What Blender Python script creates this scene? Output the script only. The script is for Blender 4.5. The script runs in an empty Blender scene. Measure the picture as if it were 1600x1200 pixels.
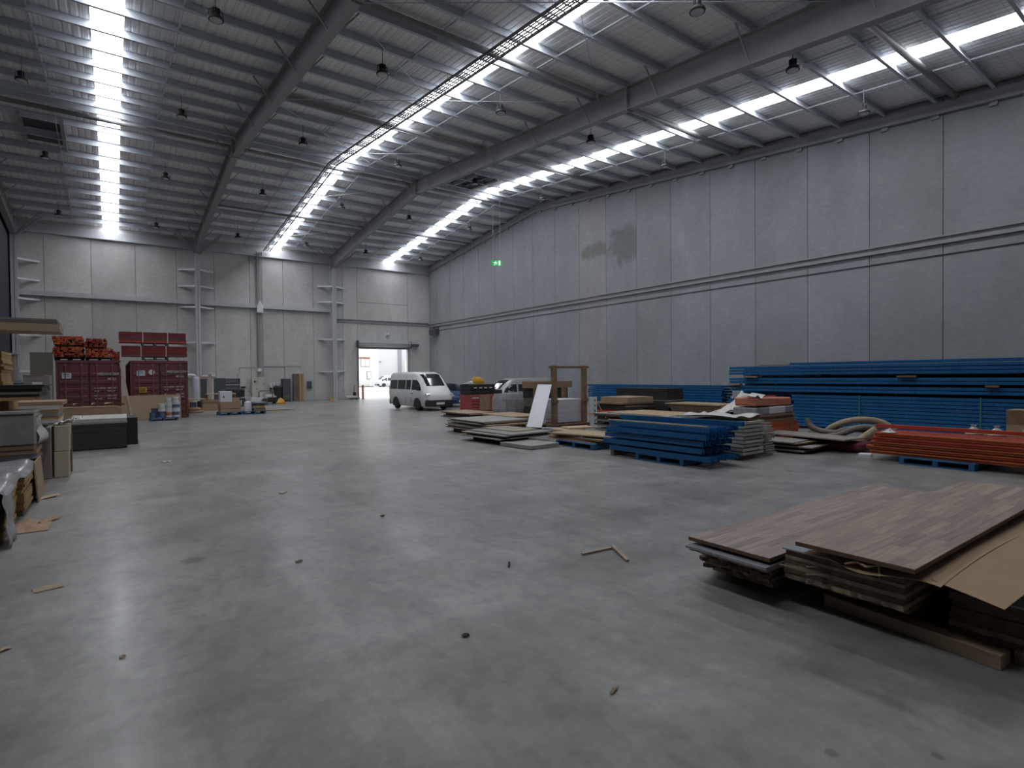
import bpy, bmesh, math, random
from mathutils import Vector, Matrix
random.seed(7)
D = bpy.data
SC = bpy.context.scene
COL = SC.collection
PI = math.pi

# ------------------------------------------------------------------ camera
CAM_H = 2.0
cam_d = D.cameras.new('camera')
cam = D.objects.new('camera', cam_d)
COL.objects.link(cam)
cam_d.sensor_fit = 'HORIZONTAL'
cam_d.sensor_width = 36.0
cam_d.lens = 864.2 / 1600 * 36.0
cam_d.clip_end = 600
yaw, pitch, roll = math.radians(35.801), math.radians(0.909), math.radians(-0.570)
_r = Vector((math.cos(yaw), -math.sin(yaw), 0))
_f = Vector((math.sin(yaw), math.cos(yaw), 0))
_u = Vector((0, 0, 1))
_f2 = math.cos(pitch) * _f - math.sin(pitch) * _u
_u2 = math.sin(pitch) * _f + math.cos(pitch) * _u
_r3 = math.cos(roll) * _r + math.sin(roll) * _u2
_u3 = -math.sin(roll) * _r + math.cos(roll) * _u2
_m = Matrix.Identity(4)
for _i in range(3):
    _m[_i][0] = _r3[_i]; _m[_i][1] = _u3[_i]; _m[_i][2] = -_f2[_i]
_m[2][3] = CAM_H
cam.matrix_world = _m
SC.camera = cam

# ------------------------------------------------------------------ world, light, exposure
SKYLIGHT_STRENGTH = 11.5
world = D.worlds.new('overcast_sky')
SC.world = world
world.use_nodes = True
_bg = world.node_tree.nodes['Background']
_bg.inputs['Color'].default_value = (0.92, 0.95, 1.0, 1)
_bg.inputs['Strength'].default_value = 2.0
sun_d = D.lights.new('sun', 'SUN'); sun_d.energy = 2.5; sun_d.angle = math.radians(8); sun_d.color = (1, 0.94, 0.85)
sun = D.objects.new('sun', sun_d); COL.objects.link(sun)
sun.rotation_euler = (math.radians(-38), math.radians(14), 0)      # from behind the back wall, over the yard
sun.location = (20, 80, 60)
vs = SC.view_settings
vs.view_transform = 'Standard'; vs.look = 'None'; vs.exposure = 0.0; vs.gamma = 1.0
vs.use_curve_mapping = False

# ------------------------------------------------------------------ helpers
class MB:
    """collects faces of one mesh"""
    def __init__(self):
        self.v = []; self.f = []
    def add(self, vs_, fs_):
        o = len(self.v)
        self.v += [tuple(p) for p in vs_]
        self.f += [tuple(i + o for i in f) for f in fs_]
        return self
    def box(self, x0, x1, y0, y1, z0, z1, m=None):
        p = [(x0, y0, z0), (x1, y0, z0), (x1, y1, z0), (x0, y1, z0), (x0, y0, z1), (x1, y0, z1), (x1, y1, z1), (x0, y1, z1)]
        if m is not None: p = [tuple(m @ Vector(q)) for q in p]
        return self.add(p, [(3, 2, 1, 0), (4, 5, 6, 7), (0, 1, 5, 4), (1, 2, 6, 5), (2, 3, 7, 6), (3, 0, 4, 7)])
    def prism(self, poly, a, b, axis='y', m=None):
        """poly: 2d points, extruded from a to b along axis (x: poly=(y,z), y: poly=(x,z), z: poly=(x,y))"""
        n = len(poly)
        def P(q, t):
            return {'x': (t, q[0], q[1]), 'y': (q[0], t, q[1]), 'z': (q[0], q[1], t)}[axis]
        p = [P(q, a) for q in poly] + [P(q, b) for q in poly]
        if m is not None: p = [tuple(m @ Vector(q)) for q in p]
        fs_ = [tuple(range(n - 1, -1, -1)), tuple(range(n, 2 * n))]
        fs_ += [(i, (i + 1) % n, n + (i + 1) % n, n + i) for i in range(n)]
        return self.add(p, fs_)
    def tube(self, pts, r, n=8, cap=True):
        """swept tube; r a number or a list"""
        pts = [Vector(p) for p in pts]; k = len(pts)
        rs = r if isinstance(r, (list, tuple)) else [r] * k
        o = len(self.v)
        prev = None
        for i, p in enumerate(pts):
            t = (pts[min(i + 1, k - 1)] - pts[max(i - 1, 0)]).normalized()
            if prev is None:
                a = Vector((0, 0, 1)) if abs(t.z) < 0.9 else Vector((1, 0, 0))
                u = t.cross(a).normalized()
            else:
                u = (prev - t * prev.dot(t)).normalized()
            prev = u
            w = t.cross(u)
            for j in range(n):
                a_ = 2 * PI * j / n
                self.v.append(tuple(p + (u * math.cos(a_) + w * math.sin(a_)) * rs[i]))
        for i in range(k - 1):
            for j in range(n):
                a0 = o + i * n + j; a1 = o + i * n + (j + 1) % n
                self.f.append((a0, a1, a1 + n, a0 + n))
        if cap:
            self.f.append(tuple(o + j for j in range(n - 1, -1, -1)))
            self.f.append(tuple(o + (k - 1) * n + j for j in range(n)))
        return self
    def lathe(self, prof, c=(0, 0, 0), n=16, axis='z'):
        """prof: (r, h) points"""
        o = len(self.v); k = len(prof)
        for r, h in prof:
            for j in range(n):
                a = 2 * PI * j / n
                q = (r * math.cos(a), r * math.sin(a), h)
                if axis == 'x': q = (q[2], q[0], q[1])
                if axis == 'y': q = (q[0], q[2], q[1])
                self.v.append((q[0] + c[0], q[1] + c[1], q[2] + c[2]))
        for i in range(k - 1):
            for j in range(n):
                a0 = o + i * n + j; a1 = o + i * n + (j + 1) % n
                self.f.append((a0, a1, a1 + n, a0 + n))
        self.f.append(tuple(o + j for j in range(n - 1, -1, -1)))
        self.f.append(tuple(o + (k - 1) * n + j for j in range(n)))
        return self
    def loft(self, rings, cap=True):
        """rings: lists of 3d points, same count, closed rings"""
        o = len(self.v); n = len(rings[0]); k = len(rings)
        for r in rings: self.v += [tuple(p) for p in r]
        for i in range(k - 1):
            for j in range(n):
                a0 = o + i * n + j; a1 = o + i * n + (j + 1) % n
                self.f.append((a0, a1, a1 + n, a0 + n))
        if cap:
            self.f.append(tuple(o + j for j in range(n - 1, -1, -1)))
            self.f.append(tuple(o + (k - 1) * n + j for j in range(n)))
        return self
    def mesh(self, name, mat=None, smooth=False, bevel=0.0):
        me = D.meshes.new(name)
        me.from_pydata(self.v, [], self.f)
        bm = bmesh.new(); bm.from_mesh(me)
        bmesh.ops.recalc_face_normals(bm, faces=bm.faces)
        if bevel:
            bmesh.ops.bevel(bm, geom=[e for e in bm.edges if len(e.link_faces) == 2 and e.calc_face_angle(0) > 0.6], offset=bevel, segments=1, affect='EDGES', clamp_overlap=True)
        bm.to_mesh(me); bm.free()
        if mat: me.materials.append(mat)
        if smooth:
            for p in me.polygons: p.use_smooth = True
        me.update()
        return me

def obj(name, mb, mat=None, parent=None, smooth=False, bevel=0.0, loc=None, rz=None, label=None):
    me = mb if isinstance(mb, bpy.types.Mesh) else mb.mesh(name, mat, smooth, bevel)
    o = D.objects.new(name, me)
    COL.objects.link(o)
    if parent: o.parent = parent
    if loc: o.location = loc
    if rz is not None: o.rotation_euler = (0, 0, rz)
    if label: o['label'] = label
    return o

def tag(o, label=None, cat=None, group=None, kind=None):
    if label: o['label'] = label
    if cat: o['category'] = cat
    if group: o['group'] = group
    if kind: o['kind'] = kind
    return o

def thing(name, label, cat, loc=(0, 0, 0), rz=0.0, group=None, kind=None):
    o = D.objects.new(name, None)
    o.empty_display_size = 0.2
    COL.objects.link(o)
    o.location = loc; o.rotation_euler = (0, 0, rz)
    return tag(o, label, cat, group, kind)

def copy_tree(o, parent=None, loc=None, rz=None, label=None, group=None):
    c = o.copy(); COL.objects.link(c)
    if parent: c.parent = parent
    if loc is not None: c.location = loc
    if rz is not None: c.rotation_euler = (0, 0, rz)
    if label: c['label'] = label
    if group: c['group'] = group
    for ch in list(o.children): copy_tree(ch, c)
    return c

def aim(p, q):
    """matrix taking local +x (length 1) along p->q, z kept up"""
    p, q = Vector(p), Vector(q)
    x = (q - p).normalized()
    up = Vector((0, 0, 1)) if abs(x.z) < 0.95 else Vector((0, 1, 0))
    y = up.cross(x).normalized(); z = x.cross(y)
    m = Matrix.Identity(4)
    for i in range(3):
        m[i][0] = x[i]; m[i][1] = y[i]; m[i][2] = z[i]; m[i][3] = p[i]
    return m

def bar(mb, p, q, w, h):
    L = (Vector(q) - Vector(p)).length
    return mb.box(0, L, -w / 2, w / 2, -h / 2, h / 2, aim(p, q))

# ------------------------------------------------------------------ materials
def nodes_of(m):
    m.use_nodes = True
    return m.node_tree.nodes, m.node_tree.links

def mat(name, col, rough=0.6, metal=0.0, noise=0.0, scale=8.0, bump=0.0, spec=0.5, stretch=None, col2=None, rnd=0.0, coords='Object', emit=0.0, alpha=1.0, trans=0.0):
    m = D.materials.new(name)
    N, L = nodes_of(m)
    b = N['Principled BSDF']
    b.inputs['Roughness'].default_value = rough
    b.inputs['Metallic'].default_value = metal
    b.inputs['Specular IOR Level'].default_value = spec
    b.inputs['Base Color'].default_value = (*col, 1)
    b.inputs['Alpha'].default_value = alpha
    b.inputs['Transmission Weight'].default_value = trans
    if emit:
        b.inputs['Emission Color'].default_value = (*col, 1); b.inputs['Emission Strength'].default_value = emit
    if noise or bump or rnd or col2:
        tc = N.new('ShaderNodeTexCoord'); mp = N.new('ShaderNodeMapping')
        if stretch: mp.inputs['Scale'].default_value = stretch
        L.new(tc.outputs[coords], mp.inputs['Vector'])
        nz = N.new('ShaderNodeTexNoise'); nz.inputs['Scale'].default_value = scale; nz.inputs['Detail'].default_value = 6
        L.new(mp.outputs[0], nz.inputs['Vector'])
        mx = N.new('ShaderNodeMix'); mx.data_type = 'RGBA'
        c2 = col2 if col2 else tuple(max(0, c * (1 - noise)) for c in col)
        c1 = col if col2 else tuple(min(1, c * (1 + noise)) for c in col)
        mx.inputs['A'].default_value = (*c1, 1); mx.inputs['B'].default_value = (*c2, 1)
        cr = N.new('ShaderNodeMapRange'); cr.inputs['From Min'].default_value = 0.3; cr.inputs['From Max'].default_value = 0.7
        L.new(nz.outputs['Fac'], cr.inputs['Value']); L.new(cr.outputs[0], mx.inputs['Factor'])
        out = mx.outputs['Result']
        if rnd:
            oi = N.new('ShaderNodeObjectInfo'); mr = N.new('ShaderNodeMapRange')
            mr.inputs['To Min'].default_value = 1 - rnd; mr.inputs['To Max'].default_value = 1 + rnd
            L.new(oi.outputs['Random'], mr.inputs['Value'])
            hs = N.new('ShaderNodeHueSaturation'); L.new(mr.outputs[0], hs.inputs['Value']); L.new(out, hs.inputs['Color'])
            out = hs.outputs['Color']
        L.new(out, b.inputs['Base Color'])
        if bump:
            bp = N.new('ShaderNodeBump'); bp.inputs['Strength'].default_value = bump; bp.inputs['Distance'].default_value = 0.02
            L.new(nz.outputs['Fac'], bp.inputs['Height']); L.new(bp.outputs[0], b.inputs['Normal'])
    return m

def concrete_floor():
    m = D.materials.new('polished_concrete'); N, L = nodes_of(m); b = N['Principled BSDF']
    tc = N.new('ShaderNodeTexCoord')
    def noise(s, d=8, st=(1, 1, 1), dist=0.0, rough=0.55):
        mp = N.new('ShaderNodeMapping'); mp.inputs['Scale'].default_value = st; L.new(tc.outputs['Object'], mp.inputs['Vector'])
        n = N.new('ShaderNodeTexNoise'); n.inputs['Scale'].default_value = s; n.inputs['Detail'].default_value = d; n.inputs['Distortion'].default_value = dist
        n.inputs['Roughness'].default_value = rough
        L.new(mp.outputs[0], n.inputs['Vector']); return n.outputs['Fac']
    def rng(v, a, b_, c, d):
        r = N.new('ShaderNodeMapRange'); r.inputs['From Min'].default_value = a; r.inputs['From Max'].default_value = b_
        r.inputs['To Min'].default_value = c; r.inputs['To Max'].default_value = d; L.new(v, r.inputs['Value']); return r.outputs[0]
    def mul(a, b_):
        r = N.new('ShaderNodeMath'); r.operation = 'MULTIPLY'; L.new(a, r.inputs[0]); L.new(b_, r.inputs[1]); return r.outputs[0]
    big = noise(0.22, 4, dist=0.6); mid = noise(1.1, 7, dist=0.5); sweep = noise(0.9, 5, (0.35, 1.6, 1), 0.8); fine = noise(14, 6)
    scuff = noise(2.2, 8, (1.5, 0.6, 1), 0.9, 0.62); spots = noise(5.5, 3)
    v = mul(rng(big, 0.28, 0.72, 0.76, 1.16), rng(mid, 0.2, 0.8, 0.78, 1.2))
    v = mul(v, rng(sweep, 0.25, 0.75, 0.86, 1.12)); v = mul(v, rng(fine, 0.3, 0.7, 0.93, 1.07))
    v = mul(v, rng(scuff, 0.2, 0.8, 0.70, 1.22)); v = mul(v, rng(spots, 0.5, 0.8, 1.04, 0.78)); v = mul(v, rng(noise(0.5, 8, (0.6, 1.3, 1), 1.2, 0.6), 0.25, 0.7, 0.80, 1.14))
    # sparse oil spots
    for sc, rad, thr in ((0.8, 0.085, 0.62), (2.1, 0.07, 0.72)):
        mpv = N.new('ShaderNodeMapping'); mpv.inputs['Location'].default_value = (sc * 3.3, sc, 0); L.new(tc.outputs['Object'], mpv.inputs['Vector'])
        vo = N.new('ShaderNodeTexVoronoi'); vo.inputs['Scale'].default_value = sc; L.new(mpv.outputs[0], vo.inputs['Vector'])
        sr = N.new('ShaderNodeSeparateColor'); L.new(vo.outputs['Color'], sr.inputs[0])
        pick = rng(sr.outputs[0], thr, thr + 0.02, 0.0, 1.0)
        wob = N.new('ShaderNodeMath'); wob.operation = 'ADD'; L.new(vo.outputs['Distance'], wob.inputs[0]); L.new(rng(fine, 0.3, 0.7, -0.02, 0.02), wob.inputs[1])
        disc = mul(rng(wob.outputs[0], rad * 0.8, rad * 1.25, 1.0, 0.0), pick)
        v = mul(v, rng(disc, 0.0, 1.0, 1.0, 0.62))
    mx = N.new('ShaderNodeMix'); mx.data_type = 'RGBA'; mx.blend_type = 'MULTIPLY'; mx.inputs['Factor'].default_value = 1
    mx.inputs['A'].default_value = (FLOOR_COL[0], FLOOR_COL[1], FLOOR_COL[2], 1); L.new(v, mx.inputs['B']); L.new(mx.outputs['Result'], b.inputs['Base Color'])
    ro = mul(rng(mid, 0.2, 0.8, 0.93, 1.07), rng(sweep, 0.25, 0.75, 0.305, 0.37))
    L.new(ro, b.inputs['Roughness'])
    b.inputs['Specular IOR Level'].default_value = 0.34
    L.new(mul(rng(mid, 0.25, 0.75, 0.25, 1.0), mul(rng(scuff, 0.3, 0.7, 0.3, 1.0), rng(noise(0.16, 3), 0.38, 0.62, 0.03, 0.22))), b.inputs['Coat Weight']); b.inputs['Coat Roughness'].default_value = 0.12
    bp = N.new('ShaderNodeBump'); bp.inputs['Strength'].default_value = 0.05; bp.inputs['Distance'].default_value = 0.01
    L.new(mid, bp.inputs['Height']); L.new(bp.outputs[0], b.inputs['Normal'])
    return m
FLOOR_COL = (0.29, 0.287, 0.285)

def concrete_wall(name, col, stain=None):
    m = D.materials.new(name); N, L = nodes_of(m); b = N['Principled BSDF']
    g = N.new('ShaderNodeNewGeometry')
    def noise(s, d=6, st=(1, 1, 1), dist=0.0):
        mp = N.new('ShaderNodeMapping'); mp.inputs['Scale'].default_value = st; L.new(g.outputs['Position'], mp.inputs['Vector'])
        n = N.new('ShaderNodeTexNoise'); n.inputs['Scale'].default_value = s; n.inputs['Detail'].default_value = d; n.inputs['Distortion'].default_value = dist
        L.new(mp.outputs[0], n.inputs['Vector']); return n.outputs['Fac']
    def rng(v, a, b_, c, d):
        r = N.new('ShaderNodeMapRange'); r.inputs['From Min'].default_value = a; r.inputs['From Max'].default_value = b_
        r.inputs['To Min'].default_value = c; r.inputs['To Max'].default_value = d; L.new(v, r.inputs['Value']); return r.outputs[0]
    def mth(op, a, b_):
        r = N.new('ShaderNodeMath'); r.operation = op
        for i, q in enumerate((a, b_)):
            if isinstance(q, (int, float)): r.inputs[i].default_value = q
            else: L.new(q, r.inputs[i])
        return r.outputs[0]
    oi = N.new('ShaderNodeObjectInfo')
    v = mth('MULTIPLY', rng(noise(0.5, 6, (1, 1, 0.5), 0.8), 0.3, 0.7, 0.9, 1.1), rng(noise(6, 6), 0.3, 0.7, 0.94, 1.06))
    v = mth('MULTIPLY', v, rng(oi.outputs['Random'], 0, 1, 0.93, 1.07))
    v = mth('MULTIPLY', v, rng(noise(2.2, 5, (1, 1, 3.5)), 0.3, 0.7, 0.95, 1.05))
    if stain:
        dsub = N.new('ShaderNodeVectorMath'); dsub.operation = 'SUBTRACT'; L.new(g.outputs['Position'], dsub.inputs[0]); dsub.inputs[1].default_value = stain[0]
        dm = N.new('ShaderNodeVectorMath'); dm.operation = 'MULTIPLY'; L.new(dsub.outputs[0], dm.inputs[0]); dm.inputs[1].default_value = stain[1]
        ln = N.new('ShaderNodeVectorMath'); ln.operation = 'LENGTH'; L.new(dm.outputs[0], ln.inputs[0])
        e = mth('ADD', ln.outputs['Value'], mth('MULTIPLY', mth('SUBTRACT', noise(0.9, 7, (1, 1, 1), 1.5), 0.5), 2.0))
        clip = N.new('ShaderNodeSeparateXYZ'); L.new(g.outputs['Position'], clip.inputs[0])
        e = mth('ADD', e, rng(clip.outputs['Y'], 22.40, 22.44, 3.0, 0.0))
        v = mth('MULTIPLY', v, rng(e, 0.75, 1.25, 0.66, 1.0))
    mx = N.new('ShaderNodeMix'); mx.data_type = 'RGBA'; mx.blend_type = 'MULTIPLY'; mx.inputs['Factor'].default_value = 1
    mx.inputs['A'].default_value = (*col, 1); L.new(v, mx.inputs['B'])
    hs = N.new('ShaderNodeHueSaturation'); L.new(mx.outputs['Result'], hs.inputs['Color'])
    L.new(rng(oi.outputs['Random'], 0, 1, 0.75, 1.15), hs.inputs['Saturation'])
    L.new(hs.outputs['Color'], b.inputs['Base Color'])
    b.inputs['Roughness'].default_value = 0.75
    b.inputs['Specular IOR Level'].default_value = 0.3
    return m

def roof_mat():
    """sheet steel seen through its white safety mesh: thin wires every 0.15 x 0.3 m"""
    m = D.materials.new('roof_sheet_steel'); N, L = nodes_of(m); b = N['Principled BSDF']
    g = N.new('ShaderNodeNewGeometry'); sp = N.new('ShaderNodeSeparateXYZ'); L.new(g.outputs['Position'], sp.inputs[0])
    def mth(op, a, b_=0.0):
        r = N.new('ShaderNodeMath'); r.operation = op
        for i, q in enumerate((a, b_)):
            if isinstance(q, (int, float)): r.inputs[i].default_value = q
            else: L.new(q, r.inputs[i])
        return r.outputs[0]
    wx = mth('LESS_THAN', mth('FRACT', mth('MULTIPLY', sp.outputs['X'], 1 / 0.30)), 0.07)
    wy = mth('LESS_THAN', mth('FRACT', mth('MULTIPLY', sp.outputs['Y'], 1 / 0.30)), 0.05)
    w = mth('MAXIMUM', wx, wy)
    mx = N.new('ShaderNodeMix'); mx.data_type = 'RGBA'; mx.inputs['A'].default_value = (*ROOF_COL, 1); mx.inputs['B'].default_value = (ROOF_COL[0] * 0.72, ROOF_COL[1] * 0.72, ROOF_COL[2] * 0.72, 1)
    L.new(w, mx.inputs['Factor'])
    oi = N.new('ShaderNodeObjectInfo'); hs = N.new('ShaderNodeHueSaturation')
    L.new(mx.outputs['Result'], hs.inputs['Color'])
    L.new(hs.outputs['Color'], b.inputs['Base Color']); b.inputs['Roughness'].default_value = 0.6
    b.inputs['Metallic'].default_value = 0.0
    return m
ROOF_COL = (0.86, 0.86, 0.87)

M = {}
M['floor'] = concrete_floor()
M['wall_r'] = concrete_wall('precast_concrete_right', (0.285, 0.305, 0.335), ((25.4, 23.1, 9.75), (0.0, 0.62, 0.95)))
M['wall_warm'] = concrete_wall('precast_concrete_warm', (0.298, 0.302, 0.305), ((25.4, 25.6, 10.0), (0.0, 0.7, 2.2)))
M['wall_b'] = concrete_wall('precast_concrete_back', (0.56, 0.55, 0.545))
M['roof'] = roof_mat()
M['galv'] = mat('galvanised_steel', (0.50, 0.54, 0.60), 0.42, 0.0, noise=0.08, scale=2.5)
M['paint_steel'] = mat('grey_painted_steel', (0.30, 0.305, 0.315), 0.55, 0.0, noise=0.06, scale=1.5)
M['col_steel'] = mat('pale_grey_steel', (0.50, 0.515, 0.545), 0.5, noise=0.05, scale=1.5)
M['dark_clad'] = mat('dark_wall_cladding', (0.055, 0.06, 0.075), 0.5, 0.2, noise=0.15, scale=2)
M['rod'] = mat('dark_steel_rod', (0.12, 0.125, 0.13), 0.5, 0.5)
M['black'] = mat('black_plastic', (0.018, 0.018, 0.02), 0.5)
M['rubber'] = mat('tyre_rubber', (0.02, 0.02, 0.021), 0.8)
M['white_paint'] = mat('white_paint', (0.72, 0.73, 0.75), 0.45, noise=0.04)
M['lamp_black'] = mat('lamp_housing', (0.03, 0.03, 0.032), 0.45, 0.3)
M['lamp_lens'] = mat('lamp_lens', (0.55, 0.56, 0.58), 0.25)

# ------------------------------------------------------------------ building shell
XL, XR, YB, YF = -5.4, 25.4, 49.07, -9.0
RIDGE_Y, RIDGE_Z, SF, SB = 31.8, 14.35, 0.095, 0.105
def zb(y):          # underside of the purlins
    return RIDGE_Z - (SF * (RIDGE_Y - y) if y < RIDGE_Y else SB * (y - RIDGE_Y))
BAYS = (-5.1, 5.35, 15.75)
STRIPS = ((-0.40, 0.50), (10.70, 11.60), (20.75, 21.65))

fl = obj('floor', MB().box(XL - 0.3, XR + 0.3, YF - 0.3, YB + 0.25, -0.3, 0.0), M['floor'])
tag(fl, 'grey polished concrete floor with dark scuffs and stains', 'floor', kind='structure')

# right wall: precast panels 2.5 m wide, joints recessed
wr = obj('wall_right', MB().box(XR + 0.14, XR + 0.34, YF, YB + 0.3, 0, 14.6), M['wall_r'])
tag(wr, 'long right wall of tall grey precast concrete panels', 'wall', kind='structure')
ys = [7.42 + 2.5 * k for k in range(-7, 17)] + [YB]
ys = [YF] + [y for y in ys if y > YF]
for a, b in zip(ys, ys[1:]):
    a2, b2 = a + 0.012, b - 0.012
    poly = [(a2, 0.02), (b2, 0.02), (b2, zb(b2) + 0.2)]
    if a2 < RIDGE_Y < b2: poly.append((RIDGE_Y, zb(RIDGE_Y) + 0.2))
    poly.append((a2, zb(a2) + 0.2))
    obj('panel', MB().prism(poly, XR, XR + 0.15, 'x'), M['wall_warm' if 24 < a < 25.5 else 'wall_r'], wr)
# back wall
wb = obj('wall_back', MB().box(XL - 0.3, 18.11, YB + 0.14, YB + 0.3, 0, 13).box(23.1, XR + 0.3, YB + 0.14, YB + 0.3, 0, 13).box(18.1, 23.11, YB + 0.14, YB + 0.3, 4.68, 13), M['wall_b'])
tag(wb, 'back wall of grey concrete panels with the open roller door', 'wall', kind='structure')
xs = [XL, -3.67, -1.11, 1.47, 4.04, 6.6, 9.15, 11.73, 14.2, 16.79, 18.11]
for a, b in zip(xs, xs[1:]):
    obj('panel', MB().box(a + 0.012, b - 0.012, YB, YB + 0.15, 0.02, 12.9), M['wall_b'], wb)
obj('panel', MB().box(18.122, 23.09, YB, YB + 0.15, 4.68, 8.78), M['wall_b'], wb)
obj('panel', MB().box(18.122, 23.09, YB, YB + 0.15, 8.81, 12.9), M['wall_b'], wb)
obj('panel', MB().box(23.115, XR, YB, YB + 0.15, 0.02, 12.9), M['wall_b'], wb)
# left wall: dark ribbed cladding
mb = MB()
y = YF
prof = []
while y < YB:
    prof += [(XL, y), (XL, y + 0.13), (XL + 0.035, y + 0.16), (XL + 0.035, y + 0.2)]
    y += 0.235
prof += [(XL, YB), (XL - 0.25, YB), (XL - 0.25, YF)]
mb.prism(prof, 0, 14.3, 'z')
wl = obj('wall_left', mb, M['dark_clad'])
tag(wl, 'dark ribbed steel cladding wall at the left end', 'wall', kind='structure')
wf = obj('wall_front', MB().box(XL - 0.3, XR + 0.3, YF - 0.25, YF, 0, 12), M['wall_b'])
tag(wf, 'plain grey concrete wall behind the viewpoint', 'wall', kind='structure')

# ceiling: ribbed sheets between the skylight strips, purlins, tubes, rods
ceil = thing('ceiling', 'ribbed steel roof on closely spaced purlins with three skylight strips', 'ceiling', kind='structure')
def sheet(x0, x1, y0, y1):
    mb = MB(); n = max(1, round((x1 - x0) / 0.25)); w = (x1 - x0) / n
    prof = []
    for i in range(n):
        a = x0 + i * w
        prof += [(a, 0), (a + w * 0.62, 0), (a + w * 0.72, 0.018), (a + w * 0.9, 0.018)]
    prof.append((x1, 0))
    k = len(prof)
    v = [(px, y, zb(y) + 0.3 + dz) for y in (y0, y1) for px, dz in prof]
    v += [(px, y, zb(y) + 0.42) for y in (y0, y1) for px in (x0, x1)]
    mb.add(v, [(i, i + 1, k + i + 1, k + i) for i in range(k - 1)] + [(2 * k, 2 * k + 1, 2 * k + 3, 2 * k + 2)])
    obj('roof_sheet', mb, M['roof'], ceil)
# purlin rows
PUR = []
k = 0
while RIDGE_Y - 0.35 - 1.7 * k > YF: PUR.append(RIDGE_Y - 0.35 - 1.7 * k); k += 1
k = 0
while RIDGE_Y + 0.35 + 1.7 * k < YB - 0.3: PUR.append(RIDGE_Y + 0.35 + 1.7 * k); k += 1
PUR.sort()
xr = [XL - 0.3] + [q for s in STRIPS for q in s] + [XR + 0.3]
for i in range(0, len(xr), 2):
    if i: sheet(xr[i - 1], xr[i], YF - 0.3, [a for a, b in zip([YF] + PUR, PUR) if b >= 2.4][0])  # unseen near ends of the strips roofed over to darken the foreground
    sheet(xr[i], xr[i + 1], YF - 0.3, RIDGE_Y); sheet(xr[i], xr[i + 1], RIDGE_Y, YB + 0.3)
def purlin_mesh(y):
    s = 1 if y < RIDGE_Y else -1
    z = zb(y); t = 0.006
    mb = MB()
    prof = [(y - 0.09, z + 0.03), (y - 0.09, z), (y, z), (y, z + 0.294), (y + 0.075, z + 0.294), (y + 0.075, z + 0.28), (y + 0.075 - t, z + 0.28),
            (y + 0.075 - t, z + 0.294 - t), (y + t, z + 0.294 - t), (y + t, z), (y + t, z - t), (y - 0.09 - t, z - t), (y - 0.09 - t, z + 0.03)]
    prof = [(y + s * (q[0] - y), q[1]) for q in prof]
    return mb.prism(prof, XL, XR - 0.05, 'x')
for y in PUR:
    obj('purlin', purlin_mesh(y), M['galv'], ceil)
# skylight sheets, one per purlin gap: backlit translucent plastic
def sky_mat():
    m = D.materials.new('skylight_plastic'); N, L = nodes_of(m); b = N['Principled BSDF']
    b.inputs['Base Color'].default_value = (0.85, 0.88, 0.9, 1); b.inputs['Roughness'].default_value = 0.4
    b.inputs['Emission Color'].default_value = (0.96, 0.98, 1.0, 1); b.inputs['Emission Strength'].default_value = SKYLIGHT_STRENGTH
    return m
M['sky'] = sky_mat()
edges = [YF - 0.3] + PUR + [YB + 0.3]
for x0, x1 in STRIPS:
    for a, b in zip(edges, edges[1:]):
        if b < 2.4: continue                       # skylights left out over the unseen near end to darken the near floor
        mb = MB()
        segs = [(a, b)] if not (a < RIDGE_Y < b) else [(a, RIDGE_Y), (RIDGE_Y, b)]
        for p, q in segs:
            mb.add([(x0, p, zb(p) + 0.31), (x1, p, zb(p) + 0.31), (x1, q, zb(q) + 0.31), (x0, q, zb(q) + 0.31)], [(0, 3, 2, 1)])
        obj('skylight_sheet', mb, M['sky'], ceil)
# bridging lines between purlins
for x in (-2.0, 1.95, 8.7, 12.45, 18.95, 22.6):
    for y0, y1 in ((YF, RIDGE_Y - 0.35), (RIDGE_Y + 0.35, YB - 0.4)):
        mb = MB(); bar(mb, (x, y0, zb(y0) + 0.13), (x, y1, zb(y1) + 0.13), 0.045, 0.05)
        for y in PUR:
            if y0 - 0.1 < y < y1 + 0.1: mb.box(x - 0.05, x + 0.05, y - 0.04, y + 0.04, zb(y) - 0.01, zb(y) + 0.19)
        obj('bridging_bar', mb, M['galv'], ceil)
# strut tubes and cross rods under the purlins
STRUT = (7.0, 15.65, 24.35, 32.75, 41.0)
for y in STRUT:
    x0_ = XL + 0.1 if y == 32.75 else BAYS[1]
    obj('strut_tube', MB().tube([(x0_, y, zb(y) + 0.07), (XR - 0.2, y, zb(y) + 0.07)], 0.11, 12), M['paint_steel'], ceil, smooth=True)
for xa, xb_ in ((BAYS[1], BAYS[2]),):
    for y0, y1 in zip((-1.5,) + STRUT, STRUT + (48.6,)):
        za, zc = zb(y0) - 0.18, zb(y1) - 0.18
        obj('brace_rod', MB().tube([(xa + 0.15, y0, za), (xb_ - 0.15, y1, zc)], 0.014, 6), M['galv'], ceil)
        obj('brace_rod', MB().tube([(xb_ - 0.15, y0, za), (xa + 0.15, y1, zc)], 0.014, 6), M['galv'], ceil)
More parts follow.
